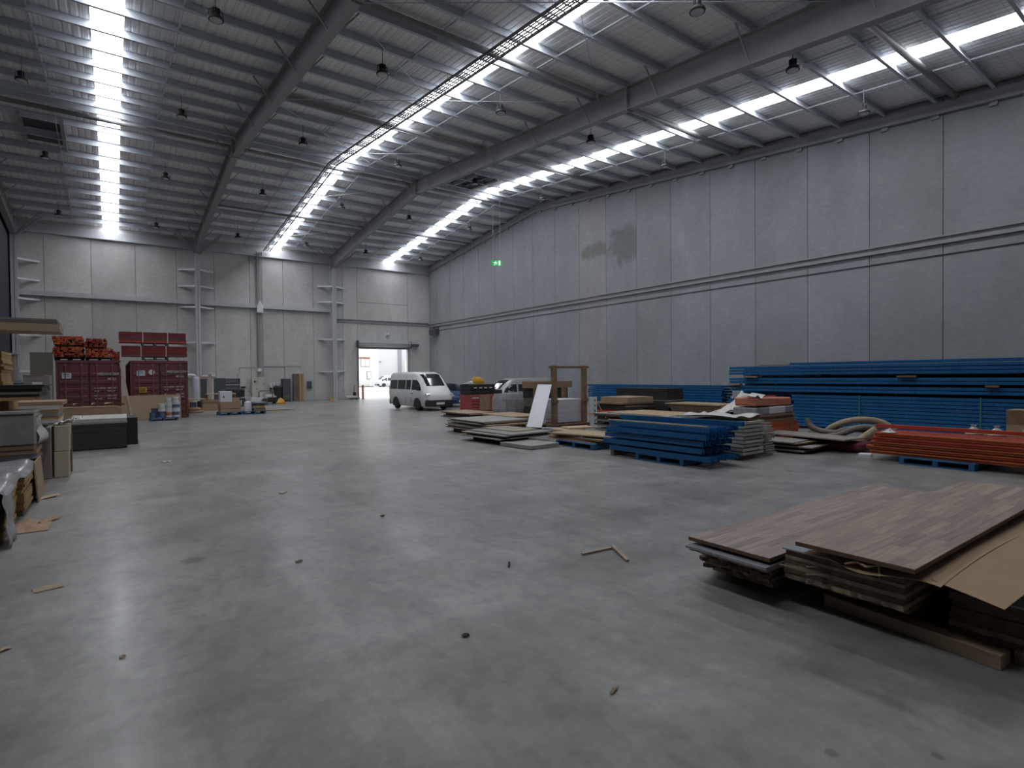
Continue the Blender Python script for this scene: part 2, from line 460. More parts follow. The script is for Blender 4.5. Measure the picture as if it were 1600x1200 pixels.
# roof vents (dark louvre openings trimmed with steel channels)
def vent(x0, x1, y0, y1, label):
    t = thing('roof_vent', label, 'vent', ((x0 + x1) / 2, (y0 + y1) / 2, zb((y0 + y1) / 2)))
    cx, cy, cz = t.location
    def z(y, d): return zb(y) + d - cz
    mb = MB()
    mb.add([(x0 - cx, y0 - cy, z(y0, .27)), (x1 - cx, y0 - cy, z(y0, .27)), (x1 - cx, y1 - cy, z(y1, .27)), (x0 - cx, y1 - cy, z(y1, .27)),
            (x0 - cx, y0 - cy, z(y0, .24)), (x1 - cx, y0 - cy, z(y0, .24)), (x1 - cx, y1 - cy, z(y1, .24)), (x0 - cx, y1 - cy, z(y1, .24))],
           [(0, 1, 2, 3), (4, 7, 6, 5), (0, 4, 5, 1), (1, 5, 6, 2), (2, 6, 7, 3), (3, 7, 4, 0)])
    obj('louvre', mb, M['dark_clad'], t)
    ch = []
    for xx in (x0 - 0.08, x1 + 0.08):
        mb = MB(); bar(mb, (xx - cx, y0 - 0.2 - cy, z(y0 - .2, .1)), (xx - cx, y1 + 0.2 - cy, z(y1 + .2, .1)), 0.16, 0.2)
        obj('trimmer', mb, M['paint_steel'], t)
    ym = (y0 + y1) / 2
    obj('mullion', MB().box(x0 - cx, x1 - cx, -0.03, 0.03, z(ym, .16), z(ym, .24)), M['galv'], t)
vent(-3.25, -1.85, 34.0, 36.7, 'dark square roof vent between the purlins left of the left skylight')
vent(18.17, 19.4, 28.65, 31.6, 'dark square roof vent beside the middle of the right skylight')

# portal frames: column at the back wall, rafter, fly braces
def ibeam(mb, y0, y1, ztop, depth0, depth1, x, bw=0.3, tf=0.03, tw=0.02):
    for (a, b) in (((0, 0), (tf, tf)),):
        pass
    def zt(y): return ztop(y)
    for ya, yb_, da, db in ((y0, y1, depth0, depth1),):
        v = []
        for yy, dd in ((ya, da), (yb_, db)):
            t = zt(yy)
            for px, pz in ((-bw / 2, 0), (bw / 2, 0), (bw / 2, -tf), (tw / 2, -tf), (tw / 2, -dd + tf), (bw / 2, -dd + tf), (bw / 2, -dd), (-bw / 2, -dd), (-bw / 2, -dd + tf), (-tw / 2, -dd + tf), (-tw / 2, -tf), (-bw / 2, -tf)):
                v.append((x + px, yy, t + pz))
        n = 12
        mb.add(v, [tuple(range(n)), tuple(range(2 * n - 1, n - 1, -1))] + [(i, n + i, n + (i + 1) % n, (i + 1) % n) for i in range(n)])
    return mb
COLY = (48.15, 48.75)
def frame(x, label, arms):
    t = thing('steel_frame', label, 'frame', (x, 0, 0), kind='structure')
    mb = MB()
    top = lambda y: zb(y) - 0.012
    for y0, y1, d0, d1 in ((YF + 0.1, 5.0, 1.75, 1.1), (5.0, 14.2, 1.1, 0.85), (14.2, RIDGE_Y, 0.85, 0.85), (RIDGE_Y, 40.5, 0.85, 0.85), (40.5, COLY[1], 0.85, 1.15)):
        ibeam(mb, y0, y1, top, d0, d1, 0)
    obj('rafter', mb, M['paint_steel'], t)
    c = MB()
    for a, b, x0, x1 in ((COLY[0], COLY[0] + 0.03, -0.17, 0.17), (COLY[1] - 0.03, COLY[1], -0.17, 0.17), (COLY[0], COLY[1], -0.012, 0.012)):
        c.box(x0, x1, a, b, 0.02, zb(b) - 0.02)
    c.box(-0.22, 0.22, COLY[0] - 0.05, COLY[1] + 0.05, 0, 0.025)
    co = obj('column', c, M['col_steel'], t)
    for y in (14.2, RIDGE_Y):
        obj('splice_plate', MB().box(-0.17, 0.17, y - 0.025, y + 0.025, zb(y) - 0.92, zb(y) - 0.01), M['paint_steel'], t)
    for i, y in enumerate(PUR):
        if i % 2 == 0 and -2 < y < 47.5:
            d = 0.82
            for s in (-1, 1):
                if x + s * 0.9 < XL: continue
                mb = MB(); bar(mb, (s * 0.13, y + 0.02, zb(y) - d), (s * 0.86, y + 0.02, zb(y) + 0.06), 0.045, 0.045)
                obj('fly_brace', mb, M['paint_steel'], t)
    for s in (-1, 1):
        for y, dz in ((47.3, 1.0), (48.2, 1.1)):
            if x + s < XL: continue
            mb = MB(); bar(mb, (s * 0.13, 48.15, zb(48) - dz - 0.1), (s * 1.5, y - 0.6, zb(y - .6) + 0.02), 0.06, 0.06)
            obj('fly_brace', mb, M['paint_steel'], t)
    for z in arms:
        for s in (-1, 1):
            if x + s < XL: continue
            # thin triangular outrigger plate from the column to the panel joint
            mb = MB().prism([(s * 0.14, COLY[0] + 0.05), (s * 1.22, YB - 0.06), (s * 1.22, YB), (s * 0.9, YB), (s * 0.14, COLY[0] + 0.2)], z, z + 0.05, 'z')
            mb.prism([(s * 0.16, COLY[0] + 0.06), (s * 1.2, YB - 0.05), (s * 1.2, YB - 0.03), (s * 0.16, COLY[0] + 0.09)], z - 0.07, z, 'z')
            obj('outrigger_arm', mb, M['white_paint'], t)
    return t
frame(BAYS[0], 'grey steel portal frame at the far left beside the dark cladding', (9.98, 8.7, 7.4, 5.0, 2.6))
frame(BAYS[1], 'grey steel portal frame left of the middle skylight, behind the containers', (10.3, 9.05, 7.45, 4.75, 2.2))
frame(BAYS[2], 'grey steel portal frame nearest the roller door', (9.9, 8.55, 5.3, 2.5))
# end-wall rafter along the right wall
tr = thing('trim_1', 'grey steel edge rafter following the roof along the right wall', 'trim', kind='structure')
for y0, y1 in ((YF, RIDGE_Y), (RIDGE_Y, YB)):
    mb = MB(); v = []
    for y in (y0, y1):
        for xx, dz in ((XR - 0.02, 0.02), (XR - 0.16, 0.02), (XR - 0.16, -0.28), (XR - 0.2, -0.28), (XR - 0.2, -0.42), (XR - 0.02, -0.42)):
            v.append((xx, y, zb(y) + dz))
    mb.add(v, [tuple(range(6)), tuple(range(11, 5, -1))] + [(i, 6 + i, 6 + (i + 1) % 6, (i + 1) % 6) for i in range(6)])
    obj('rafter', mb, M['paint_steel'], tr)
for i, y in enumerate(PUR):
    if y > 0: obj('cleat', MB().box(XR - 0.1, XR - 0.01, y - 0.12, y + 0.12, zb(y) - 0.56, zb(y) - 0.42), M['paint_steel'], tr)
# eave beam on the back wall
tr = thing('trim_2', 'grey steel eave beam along the top of the back wall', 'trim', kind='structure')
obj('eave_beam', MB().prism([(YB - 0.01, 11.92), (YB - 0.25, 11.92), (YB - 0.25, 12.0), (YB - 0.12, 12.03), (YB - 0.12, 12.55), (YB - 0.01, 12.6)], XL, XR, 'x'), M['col_steel'], tr)
# girts on the walls
tr = thing('trim_3', 'grey steel girt across the back wall between the columns', 'trim', kind='structure')
obj('girt', MB().box(XL, 15.6, YB - 0.34, YB - 0.02, 7.68, 8.0), M['col_steel'], tr)
tr = thing('trim_4', 'twin edged grey channel girt running along the right wall', 'trim', kind='structure')
ends = [-9, -0.4, 8.9, 18.9, 27.9, 37.8, YB]
for a, b in zip(ends, ends[1:]):
    obj('girt', MB().prism([(XR - 0.01, 6.78), (XR - 0.1, 6.78), (XR - 0.1, 6.83), (XR - 0.02, 6.84), (XR - 0.02, 7.03), (XR - 0.1, 7.04), (XR - 0.1, 7.1), (XR - 0.01, 7.1)], a + 0.01, b - 0.01, 'y'), M['paint_steel'], tr)
obj('girt', MB().prism([(YB - 0.01, 6.9), (YB - 0.1, 6.9), (YB - 0.1, 6.95), (YB - 0.02, 6.96), (YB - 0.02, 7.13), (YB - 0.1, 7.14), (YB - 0.1, 7.2), (YB - 0.01, 7.2)], 15.95, XR - 0.1, 'x'), M['paint_steel'], tr)
tr = obj('trim_5', MB().tube([(XR - 0.03, YF, 6.38), (XR - 0.03, YB - 0.2, 6.38)], 0.02, 6), M['rod'])
tag(tr, 'thin dark conduit running along the right wall below the girt', 'trim', kind='structure')
# ------------------------------------------------------------------ things hung from the roof
M['galv_dark'] = mat('dull_galvanised', (0.26, 0.25, 0.25), 0.5, 0.2)
M['cream'] = mat('cream_enamel', (0.55, 0.56, 0.50), 0.5, noise=0.04)
M['exit_green'] = mat('exit_sign_green', (0.02, 0.55, 0.16), 0.5, emit=0.35)
M['exit_white'] = mat('exit_sign_white', (0.8, 1.0, 0.85), 0.5, emit=0.6)
M['pvc'] = mat('grey_pvc', (0.42, 0.43, 0.44), 0.5)

def highbay():
    t = thing('high_bay_lamp', None, 'lamp')
    obj('cord', MB().tube([(0, 0, 0.28), (0, 0, 0.85)], 0.012, 6), M['rod'], t)
    obj('housing', MB().lathe([(0.05, 0.28), (0.075, 0.26), (0.075, 0.12), (0.10, 0.10), (0.19, 0.02), (0.21, -0.03), (0.20, -0.06), (0.17, -0.06)], n=20), M['lamp_black'], t)
    fins = MB()
    for k in range(10):
        a = 2 * PI * k / 10
        fins.box(0.06, 0.115, -0.006, 0.006, 0.12, 0.27, Matrix.Rotation(a, 4, 'Z'))
    obj('heat_sink', fins, M['lamp_black'], t)
    br = MB().tube([(-0.19, 0, 0.03), (-0.17, 0, 0.2), (0, 0, 0.32), (0.17, 0, 0.2), (0.19, 0, 0.03)], 0.012, 6)
    obj('bracket', br, M['lamp_black'], t)
    obj('lens', MB().lathe([(0.165, -0.055), (0.165, -0.068), (0.10, -0.075), (0.02, -0.077)], n=20), M['lamp_lens'], t)
    return t
_first = None
_xs = ((-2.55, 'line by the dark cladding'), (2.55, 'second line from the cladding'), (7.55, 'line before the cable tray'), (12.4, 'line just past the cable tray'), (17.2, 'second line from the panel wall'), (22.2, 'line by the panel wall'))
_ys = ((8.85, 'first'), (17.75, 'second'), (27.3, 'third'), (36.1, 'fourth'), (44.4, 'last'))
for i, (x, nx) in enumerate(_xs):
    for j, (y, ny) in enumerate(_ys):
        if j == 0 and i < 3 or (j == 1 and i == 0): continue        # outside the frame
        lab = 'black high bay lamp, %s of the %s' % (ny, nx)
        loc = (x, y, zb(y) - 0.78)
        if _first is None:
            _first = highbay(); _first.location = loc; tag(_first, lab, 'lamp', 'high bay lamps under the roof')
        else:
            copy_tree(_first, loc=loc, label=lab, group='high bay lamps under the roof')

# cable tray along the middle skylight
tray = thing('cable_tray', 'dark ladder cable tray following the roof beside the middle skylight', 'cable tray', (10.42, 0, 0))
def zt(y): return zb(y) - 0.16
for s in (-0.24, 0.24):
    for a, b in ((YF + 0.5, RIDGE_Y), (RIDGE_Y, YB - 0.3)):
        mb = MB(); bar(mb, (s, a, zt(a)), (s, b, zt(b)), 0.025, 0.11); obj('rail', mb, M['galv_dark'], tray)
rg = MB()
y = 5.0
while y < YB - 0.4:
    rg.box(-0.24, 0.24, y - 0.02, y + 0.02, zt(y) - 0.045, zt(y) - 0.02); y += 0.3
o = obj('rungs', rg, M['galv_dark'], tray); o['kind'] = 'stuff'
cb = MB()
for q in (-0.12, 0.0, 0.09):
    cb.tube([(q, YF + 0.5, zt(YF + .5) - 0.0), (q, RIDGE_Y, zt(RIDGE_Y)), (q, YB - 0.35, zt(YB - .35))], 0.022, 6)
obj('cables', cb, M['black'], tray)
for k, y in enumerate(range(6, 49, 3)):
    for s in (-0.24, 0.24): obj('hanger', MB().tube([(s, y, zt(y)), (s, y, zb(y) + 0.2)], 0.01, 5), M['galv'], tray)

PUR_EXIT = min(PUR, key=lambda y: abs(y - 26.74))
# exit sign on two drop rods
ex = thing('exit_sign', 'green running person exit sign hanging on two thin rods', 'sign', (18.0, PUR_EXIT, 8.45), math.radians(-30))
obj('case', MB().box(-0.3, 0.3, -0.03, 0.03, -0.16, 0.16), M['exit_green'], ex, bevel=0.008)
fig = MB()
fig.box(-0.11, -0.02, -0.036, -0.03, -0.03, 0.07).box(-0.02, 0.02, -0.036, -0.03, -0.10, -0.02).box(-0.16, -0.1, -0.036, -0.03, -0.12, -0.08).box(-0.13, -0.09, -0.036, -0.03, -0.1, 0.0)
fig.lathe([(0.026, -0.036), (0.026, -0.03)], (-0.03, 0, 0.1), 12, 'y')
fig.box(-0.2, -0.1, -0.036, -0.03, 0.02, 0.05).box(-0.03, 0.05, -0.036, -0.03, 0.0, 0.03)
obj('pictogram', fig, M['exit_white'], ex)
dr = MB().box(0.1, 0.22, -0.036, -0.03, -0.13, 0.13)
obj('door_symbol', dr, M['exit_white'], ex)
for s in (-0.2, 0.2):
    obj('drop_rod', MB().tube([(s, 0, 0.16), (s, 0, zb(PUR_EXIT) - 8.45 + 0.012)], 0.012, 6), M['galv'], ex)

# ------------------------------------------------------------------ back wall fittings
W = YB - 0.005
dt = thing('door_1', 'open grey steel roller door rolled up above the bright doorway', 'door', (20.6, YB, 0), kind='structure')
obj('curtain_roll', MB().lathe([(0.24, -2.55), (0.24, 2.55)], (0, -0.3, 4.97), 20, 'x'), M['col_steel'], dt, smooth=True)
obj('hood', MB().prism([(-0.02, 5.24), (-0.55, 5.24), (-0.57, 5.1), (-0.57, 5.06), (-0.54, 5.06), (-0.5, 5.21), (-0.02, 5.21)], -2.56, 2.62, 'x'), M['col_steel'], dt)
obj('curtain', MB().box(-2.47, 2.44, -0.1, -0.06, 4.6, 4.95).box(-2.47, 2.44, -0.13, -0.03, 4.55, 4.62), M['paint_steel'], dt)
for s, x in ((-1, -2.5), (1, 2.47)):
    obj('guide', MB().box(x - 0.06, x + 0.06, -0.14, 0.0, 0.0, 4.8), M['paint_steel'], dt)
    obj('end_bracket', MB().box(x - 0.02 + 0.1 * s, x + 0.02 + 0.1 * s, -0.6, 0.0, 4.68, 5.28), M['rod'], dt)
obj('motor', MB().box(2.75, 3.45, -0.45, -0.05, 4.85, 5.08), M['rod'], dt, bevel=0.02)
dv = obj('jamb', MB().box(-2.49, -2.43, 0.0, 0.32, 0, 4.68).box(2.45, 2.5, 0.0, 0.32, 0, 4.68).box(-2.49, 2.5, 0, 0.32, 4.66, 4.72), M['wall_b'], dt)
lt = thing('wall_light', 'small white light fitting on the wall above the roller door', 'light', (21.0, YB, 5.9))
obj('backplate', MB().box(-0.2, 0.2, -0.04, 0, -0.1, 0.1), M['white_paint'], lt)
obj('head', MB().lathe([(0.05, -0.3), (0.14, -0.22), (0.14, -0.1), (0.06, -0.03)], (0, 0, 0), 14, 'y'), M['lamp_lens'], lt)
sp = thing('wall_heater', 'dark grey box fitting on the right wall near the back corner', 'heater', (XR, 47.6, 6.3))
obj('case', MB().box(-0.5, -0.08, -0.6, 0.6, -0.35, 0.2), M['rod'], sp, bevel=0.03)
obj('bracket', MB().box(-0.1, 0, -0.5, -0.4, -0.3, 0.4).box(-0.1, 0, 0.4, 0.5, -0.3, 0.4), M['rod'], sp)
# conduit riser between eave and switchboard
cr = thing('conduit_riser', 'pair of grey vertical conduits dropping to the switchboard', 'conduit', (9.8, YB, 0))
obj('pipe', MB().tube([(-0.12, -0.12, 2.1), (-0.12, -0.12, 7.4), (-0.12, -0.42, 7.7), (-0.12, -0.42, 8.1), (-0.12, -0.14, 8.4), (-0.12, -0.14, 12.3)], 0.045, 8), M['galv_dark'], cr)
obj('cable_ladder', MB().box(0.05, 0.08, -0.2, -0.12, 2.1, 12.3).box(0.27, 0.3, -0.2, -0.12, 2.1, 12.3), M['pvc'], cr)
rg = MB()
for k in range(34): rg.box(0.08, 0.27, -0.19, -0.15, 2.2 + k * 0.3, 2.24 + k * 0.3)
o = obj('rungs', rg, M['pvc'], cr); o['kind'] = 'stuff'
obj('junction_shroud', MB().box(-0.22, 0.26, -0.5, -0.3, 7.3, 7.95).prism([(-0.16, 7.95), (0.2, 7.95), (0.1, 8.25), (-0.06, 8.25)], -0.48, -0.32, 'y'), M['white_paint'], cr, bevel=0.03)
obj('elbow_box', MB().box(-0.2, 0.1, -0.25, -0.02, 2.5, 2.75), M['white_paint'], cr, bevel=0.02)
cw = thing('wall_conduit', 'thin grey conduits branching over the wall beside the switchboard', 'conduit', (9.8, YB, 0))
for pts in (((-0.3, 2.85), (-1.5, 2.85), (-1.5, 2.33)), ((0.3, 2.9), (2.0, 2.9), (2.0, 1.9)), ((0.3, 2.98), (3.3, 2.98), (3.3, 2.7))):
    obj('pipe', MB().tube([(x, -0.04, z) for x, z in pts], 0.025, 6), M['pvc'], cw)
sw = thing('switchboard', 'tall cream metal switchboard cabinet against the back wall', 'switchboard', (9.57, YB, 0))
obj('cabinet', MB().box(-0.46, 0.46, -0.45, -0.02, 0.12, 2.02), M['cream'], sw, bevel=0.01)
obj('plinth', MB().box(-0.44, 0.44, -0.42, -0.02, 0, 0.12), M['rod'], sw)
for x0, x1, z0, z1 in ((-0.44, -0.03, 1.42, 2.0), (-0.44, -0.03, 0.78, 1.40), (-0.44, -0.03, 0.15, 0.76), (0.0, 0.44, 0.98, 2.0), (0.0, 0.44, 0.15, 0.95)):
    d = obj('door', MB().box(x0, x1, -0.475, -0.45, z0, z1), M['cream'], sw, bevel=0.006)
    obj('handle', MB().box(x1 - 0.08, x1 - 0.05, -0.5, -0.475, (z0 + z1) / 2 - 0.06, (z0 + z1) / 2 + 0.06), M['black'], d)
obj('vent_panel', MB().box(-0.3, -0.18, -0.482, -0.474, 1.6, 1.78), M['black'], sw)
db = thing('distribution_box', 'small cream electrical box on the wall left of the switchboard', 'box', (8.45, YB, 1.8))
obj('case', MB().box(-0.3, 0.3, -0.25, -0.01, -0.5, 0.5), M['cream'], db, bevel=0.01)
obj('door', MB().box(-0.27, 0.27, -0.265, -0.25, -0.47, 0.1), M['cream'], db, bevel=0.005)
obj('glands', MB().box(-0.22, 0.22, -0.2, -0.06, -0.62, -0.5), M['black'], db)
for k, x in enumerate((10.62, 10.88, 11.16)):
    lab = ('left', 'middle', 'right')[k]
    o = thing('wall_socket', 'white industrial power outlet on the wall, %s one of three right of the switchboard' % lab, 'socket', (x, YB, 1.35), group='power outlets right of the switchboard')
    obj('housing', MB().prism([(-0.09, -0.18), (0.09, -0.18), (0.09, 0.1), (0.05, 0.22), (-0.05, 0.22), (-0.09, 0.1)], -0.15, -0.01, 'y'), M['white_paint'], o, bevel=0.01)
    obj('plug', MB().lathe([(0.06, 0), (0.07, -0.2), (0.04, -0.26)], (0, -0.1, -0.16), 10), M['black'], o)
    obj('lead', MB().tube([(0, -0.1, -0.38), (0, -0.06, -0.7), (0.02, -0.08, -1.3)], 0.015, 6), M['black'], o)
# ------------------------------------------------------------------ vehicles
M['van_white'] = mat('white_van_paint', (0.72, 0.74, 0.76), 0.28, spec=0.6)
M['van_silver'] = mat('silver_paint', (0.42, 0.43, 0.45), 0.3, 0.3)
M['car_blue'] = mat('blue_car_paint', (0.02, 0.06, 0.17), 0.22, 0.2, spec=0.7)
M['glass_dark'] = mat('tinted_glass', (0.015, 0.018, 0.022), 0.06, spec=0.8)
M['bumper'] = mat('dark_bumper_plastic', (0.03, 0.032, 0.038), 0.5)
M['alloy'] = mat('wheel_alloy', (0.45, 0.46, 0.47), 0.35, 0.7)
M['lamp_glass'] = mat('headlamp_glass', (0.7, 0.72, 0.75), 0.1, 0.2)
M['plate'] = mat('plate_white', (0.75, 0.75, 0.72), 0.5)
M['red_lens'] = mat('red_lens', (0.35, 0.02, 0.02), 0.3)

def vehicle(name, label, loc, rz, st, wb, track, tyre, paint, windows, screen, rear, front, bump_x, mirror, group=None, seams=()):
    """st: stations along x from tail to nose: (x, z_bottom, z_belt, z_roof, w_bottom, w_belt, w_roof); nose at +x"""
    t = thing(name, label, name.replace('_', ' ').split()[-1], loc, rz, group)
    def ring(s):
        x, z0, zbel, zr, w0, w1, w2 = s
        h = zr - zbel
        P = [(w0 * .9, z0), (w0, z0 + .06), (w1, zbel - .25 * (zbel - z0)), (w1, zbel), (w2 + (w1 - w2) * .12, zr - .12 * h), (w2 - .04, zr - .035 * h), (w2 * .75, zr)]
        return [(x, -a, b) for a, b in P] + [(x, a, b) for a, b in reversed(P)]
    body = MB().loft([ring(s) for s in st])
    # wheel arches are dark half discs just proud of the sides
    obj('body', body, paint, t, smooth=True)
    def interp(x):
        for a, b in zip(st, st[1:]):
            if a[0] <= x <= b[0]:
                k = (x - a[0]) / (b[0] - a[0]); return [p + (q - p) * k for p, q in zip(a, b)]
        return list(st[-1])
    def side(x, z, s, off=0.012):
        q = interp(x); zbel, zr, w1, w2 = q[2], q[3], q[5], q[6]
        top = zr - .12 * (zr - zbel); wt = w2 + (w1 - w2) * .12
        if z <= zbel: w = w1
        else:
            k = min(1, (z - zbel) / max(top - zbel, .01)); w = w1 + (wt - w1) * k
        return (x, s * (w + off), z)
    for s in (-1, 1):
        for poly in windows:
            o_ = [side(x, z, s) for x, z in poly]; i_ = [side(x, z, s, -0.02) for x, z in poly]
            n = len(poly)
            obj('side_window', MB().add(o_ + i_, [tuple(range(n)), tuple(range(2 * n - 1, n - 1, -1))] + [(i, (i + 1) % n, n + (i + 1) % n, n + i) for i in range(n)]), M['glass_dark'], t)
        for poly in seams:
            for (x0, z0), (x1, z1) in zip(poly, poly[1:]):
                a, b = side(x0, z0, s, .004), side(x1, z1, s, .004)
                mb = MB(); bar(mb, a, b, 0.012, 0.012); obj('door_seam', mb, M['rod'], t)
    def quad(pts, name_, m, th=0.02):
        P = [Vector(p) for p in pts]; n = (P[1] - P[0]).cross(P[3] - P[0]).normalized()
        if n.z < -0.2 or (abs(n.z) <= .2 and n.x * P[0].x < 0): n = -n
        obj(name_, MB().add([p + n * .012 for p in P] + [p - n * th for p in P], [(0, 1, 2, 3), (7, 6, 5, 4), (0, 4, 5, 1), (1, 5, 6, 2), (2, 6, 7, 3), (3, 7, 4, 0)]), m, t)
    rows = []
    for x in screen:
        q = interp(x); w = q[6] * .8
        rows.append([(x + .02, a * w, q[3] + .012 - (.02 if abs(a) > .95 else 0)) for a in (-1, -.6, 0, .6, 1)])
    v = [p for r_ in rows for p in r_]; n = len(v); v += [(p[0] - .04, p[1], p[2] - .04) for p in v]; nr = len(rows)
    fs_ = []
    for i in range(nr - 1):
        for j in range(4):
            a = i * 5 + j; fs_ += [(a, a + 1, a + 6, a + 5), (n + a, n + a + 5, n + a + 6, n + a + 1)]
    bd = list(range(5)) + [5 * i + 4 for i in range(1, nr)] + [5 * (nr - 1) + j for j in (3, 2, 1, 0)] + [5 * i for i in range(nr - 2, 0, -1)]
    for a, b in zip(bd, bd[1:] + bd[:1]): fs_.append((a, n + a, n + b, b))
    obj('windscreen', MB().add(v, fs_), M['glass_dark'], t)
    quad(rear, 'rear_window', M['glass_dark'])
    for x in (-wb / 2, wb / 2):
        for s in (-1, 1):
            q = interp(x)
            ar = MB().prism([((tyre + .07) * math.cos(PI * k / 12), (tyre + .07) * math.sin(PI * k / 12)) for k in range(13)] + [(-(tyre + .07), -tyre + .2), ((tyre + .07), -tyre + .2)],
                            s * (q[5] - .1), s * (q[5] + .008), 'y', Matrix.Translation((x, 0, tyre)))
            obj('wheel_arch', ar, M['black'], t)
            w = obj('wheel', MB().lathe([(tyre * .6, -.1), (tyre * .93, -.1), (tyre, -.06), (tyre, .06), (tyre * .93, .1), (tyre * .6, .1)], (x, s * (track / 2), tyre), 20, 'y'), M['rubber'], t)
            r = MB().lathe([(tyre * .62, -.09), (tyre * .62, .09)], (x, s * (track / 2), tyre), 16, 'y')
            for k in range(6):
                a = 2 * PI * k / 6
                r.box(0, tyre * .6, -.03, .03, -.02, .02, Matrix.Translation((x, s * (track / 2 + .095), tyre)) @ Matrix.Rotation(a, 4, 'Y'))
            obj('rim', r, M['alloy'], w)
    x0, wid, z0, z1 = bump_x
    obj('front_bumper', MB().box(x0 - .25, x0 + .1, -wid, wid, z0, z1), M['bumper'] if front.get('dark', 1) else paint, t, bevel=.06)
    obj('rear_bumper', MB().box(st[0][0] - .06, st[0][0] + .2, -wid, wid, z0, z0 + (z1 - z0) * .9), M['bumper'] if front.get('dark', 1) else paint, t, bevel=.05)
    obj('number_plate', MB().box(x0 + .1, x0 + .115, -.26, .26, z0 + .1, z0 + .23), M['plate'], t)
    hz, hx, hw = front['lamp']
    for s in (-1, 1):
        obj('headlamp', MB().box(hx - .12, hx + .05, s * (wid - .12) - .14 * 1, s * (wid - .12) + .14, hz - .09, hz + .11), M['lamp_glass'], t, bevel=.03)
        obj('tail_lamp', MB().box(st[0][0] - .03, st[0][0] + .08, s * (wid - .05) - .06, s * (wid - .05) + .06, z1 + .25, z1 + .75), M['red_lens'], t, bevel=.02)
    obj('grille', MB().box(hx - .1, hx + .035, -wid * .55, wid * .55, hz - .07, hz + .02), M['black'], t, bevel=.01)
    mx_, mz_ = mirror
    for s in (-1, 1):
        a = side(mx_, mz_, s, 0)
        m_ = obj('mirror', MB().box(mx_ - .06, mx_ + .07, a[1] + s * .08 - .09, a[1] + s * .08 + .12 * 1 - .03, mz_ - .02, mz_ + .26), M['bumper'], t, bevel=.03)
        h = side(mx_ - .85, interp(mx_)[2] - .1, s, .02)
        obj('door_handle', MB().box(h[0] - .08, h[0] + .08, h[1] - .015, h[1] + .015, h[2] - .02, h[2] + .02), M['black'], t)
    return t

def van(name, label, loc, rz, paint, k=1.0, hz=1.0, group=None):
    st = [(-2.6, .42, 1.1, 2.0, .80, .86, .70), (-2.55, .3, 1.1, 2.16, .84, .90, .74), (-2.3, .24, 1.1, 2.24, .86, .93, .78), (-1, .22, 1.1, 2.26, .86, .94, .80), (.7, .22, 1.1, 2.25, .86, .94, .80),
          (1.2, .22, 1.1, 2.14, .86, .94, .77), (1.62, .22, 1.1, 1.86, .86, .93, .73), (2.08, .22, 1.08, 1.42, .86, .92, .74), (2.36, .24, .98, 1.14, .85, .88, .72), (2.52, .26, .84, .98, .80, .82, .66), (2.6, .34, .66, .8, .66, .68, .54)]
    st = [(a * k, b, c * hz, d * hz, e * k, f * k, g * k) for a, b, c, d, e, f, g in st]
    W_ = lambda pts: [(x * k, z * hz) for x, z in pts]
    win = [W_([(-2.35, 1.22), (-1.3, 1.22), (-1.3, 1.78), (-2.3, 1.78)]), W_([(-1.2, 1.22), (-.1, 1.22), (-.1, 1.78), (-1.2, 1.78)]), W_([(0, 1.22), (.62, 1.22), (.62, 1.78), (0, 1.78)]), W_([(.78, 1.2), (1.9, 1.2), (1.62, 1.55), (1.28, 1.78), (.78, 1.78)])]
    seams = [W_([(.70, .4), (.70, 1.95)]), W_([(-.05, .35), (-.05, 1.95)]), W_([(1.95, 1.15), (1.9, .75), (.72, .5)])]
    scr = [x * k for x in (1.24, 1.44, 1.62, 1.85, 2.06)]
    rear = [(-2.585 * k, -.62 * k, 1.25 * hz), (-2.585 * k, .62 * k, 1.25 * hz), (-2.56 * k, .55 * k, 1.85 * hz), (-2.56 * k, -.55 * k, 1.85 * hz)]
    return vehicle(name, label, loc, rz, st, 2.95 * k, 1.62 * k, .34, paint, win, scr, rear, dict(lamp=(.88 * hz, 2.50 * k, .7)), (2.52 * k, .86 * k, .26, .66), (1.72 * k, 1.2 * hz), group, seams)

van('passenger_van', 'white high roof van with dark bumper standing inside the roller door', (15.22, 30.75, 0), math.radians(-90), M['van_white'])
van('people_mover_van', 'silver van behind the red crate, parked along the concrete wall', (21.4, 29.0, 0), math.radians(180), M['van_silver'], .88, .80)
# blue hatchback between the white van and the red crate
st = [(-2.0, .45, .85, 1.0, .62, .72, .58), (-1.9, .3, .9, 1.15, .70, .80, .60), (-1.5, .22, .93, 1.44, .74, .85, .60), (-.6, .2, .93, 1.52, .76, .87, .62), (.2, .2, .93, 1.46, .76, .87, .60), (.75, .2, .93, 1.12, .76, .86, .62), (1.0, .2, .92, .98, .76, .85, .64), (1.7, .22, .8, .86, .72, .80, .6), (1.98, .28, .62, .7, .6, .66, .5)]
vehicle('blue_car', 'dark blue hatchback parked beside the white van', (18.0, 32.2, 0), math.radians(-93), st, 2.5, 1.5, .31, M['car_blue'],
        [[(-1.4, 1.0), (-.35, 1.0), (-.35, 1.38), (-1.25, 1.33)], [(-.25, 1.0), (.72, 1.0), (.22, 1.36), (-.25, 1.38)]],
        [.23, .4, .58, .74, .86], [(-1.88, -.5, 1.16), (-1.88, .5, 1.16), (-1.56, .46, 1.41), (-1.56, -.46, 1.41)],
        dict(lamp=(.68, 1.84, .6), dark=0), (1.95, .7, .24, .55), (.55, .95), None, [[(-.3, .35), (-.3, .98)], [(.8, .35), (.8, .9)]])
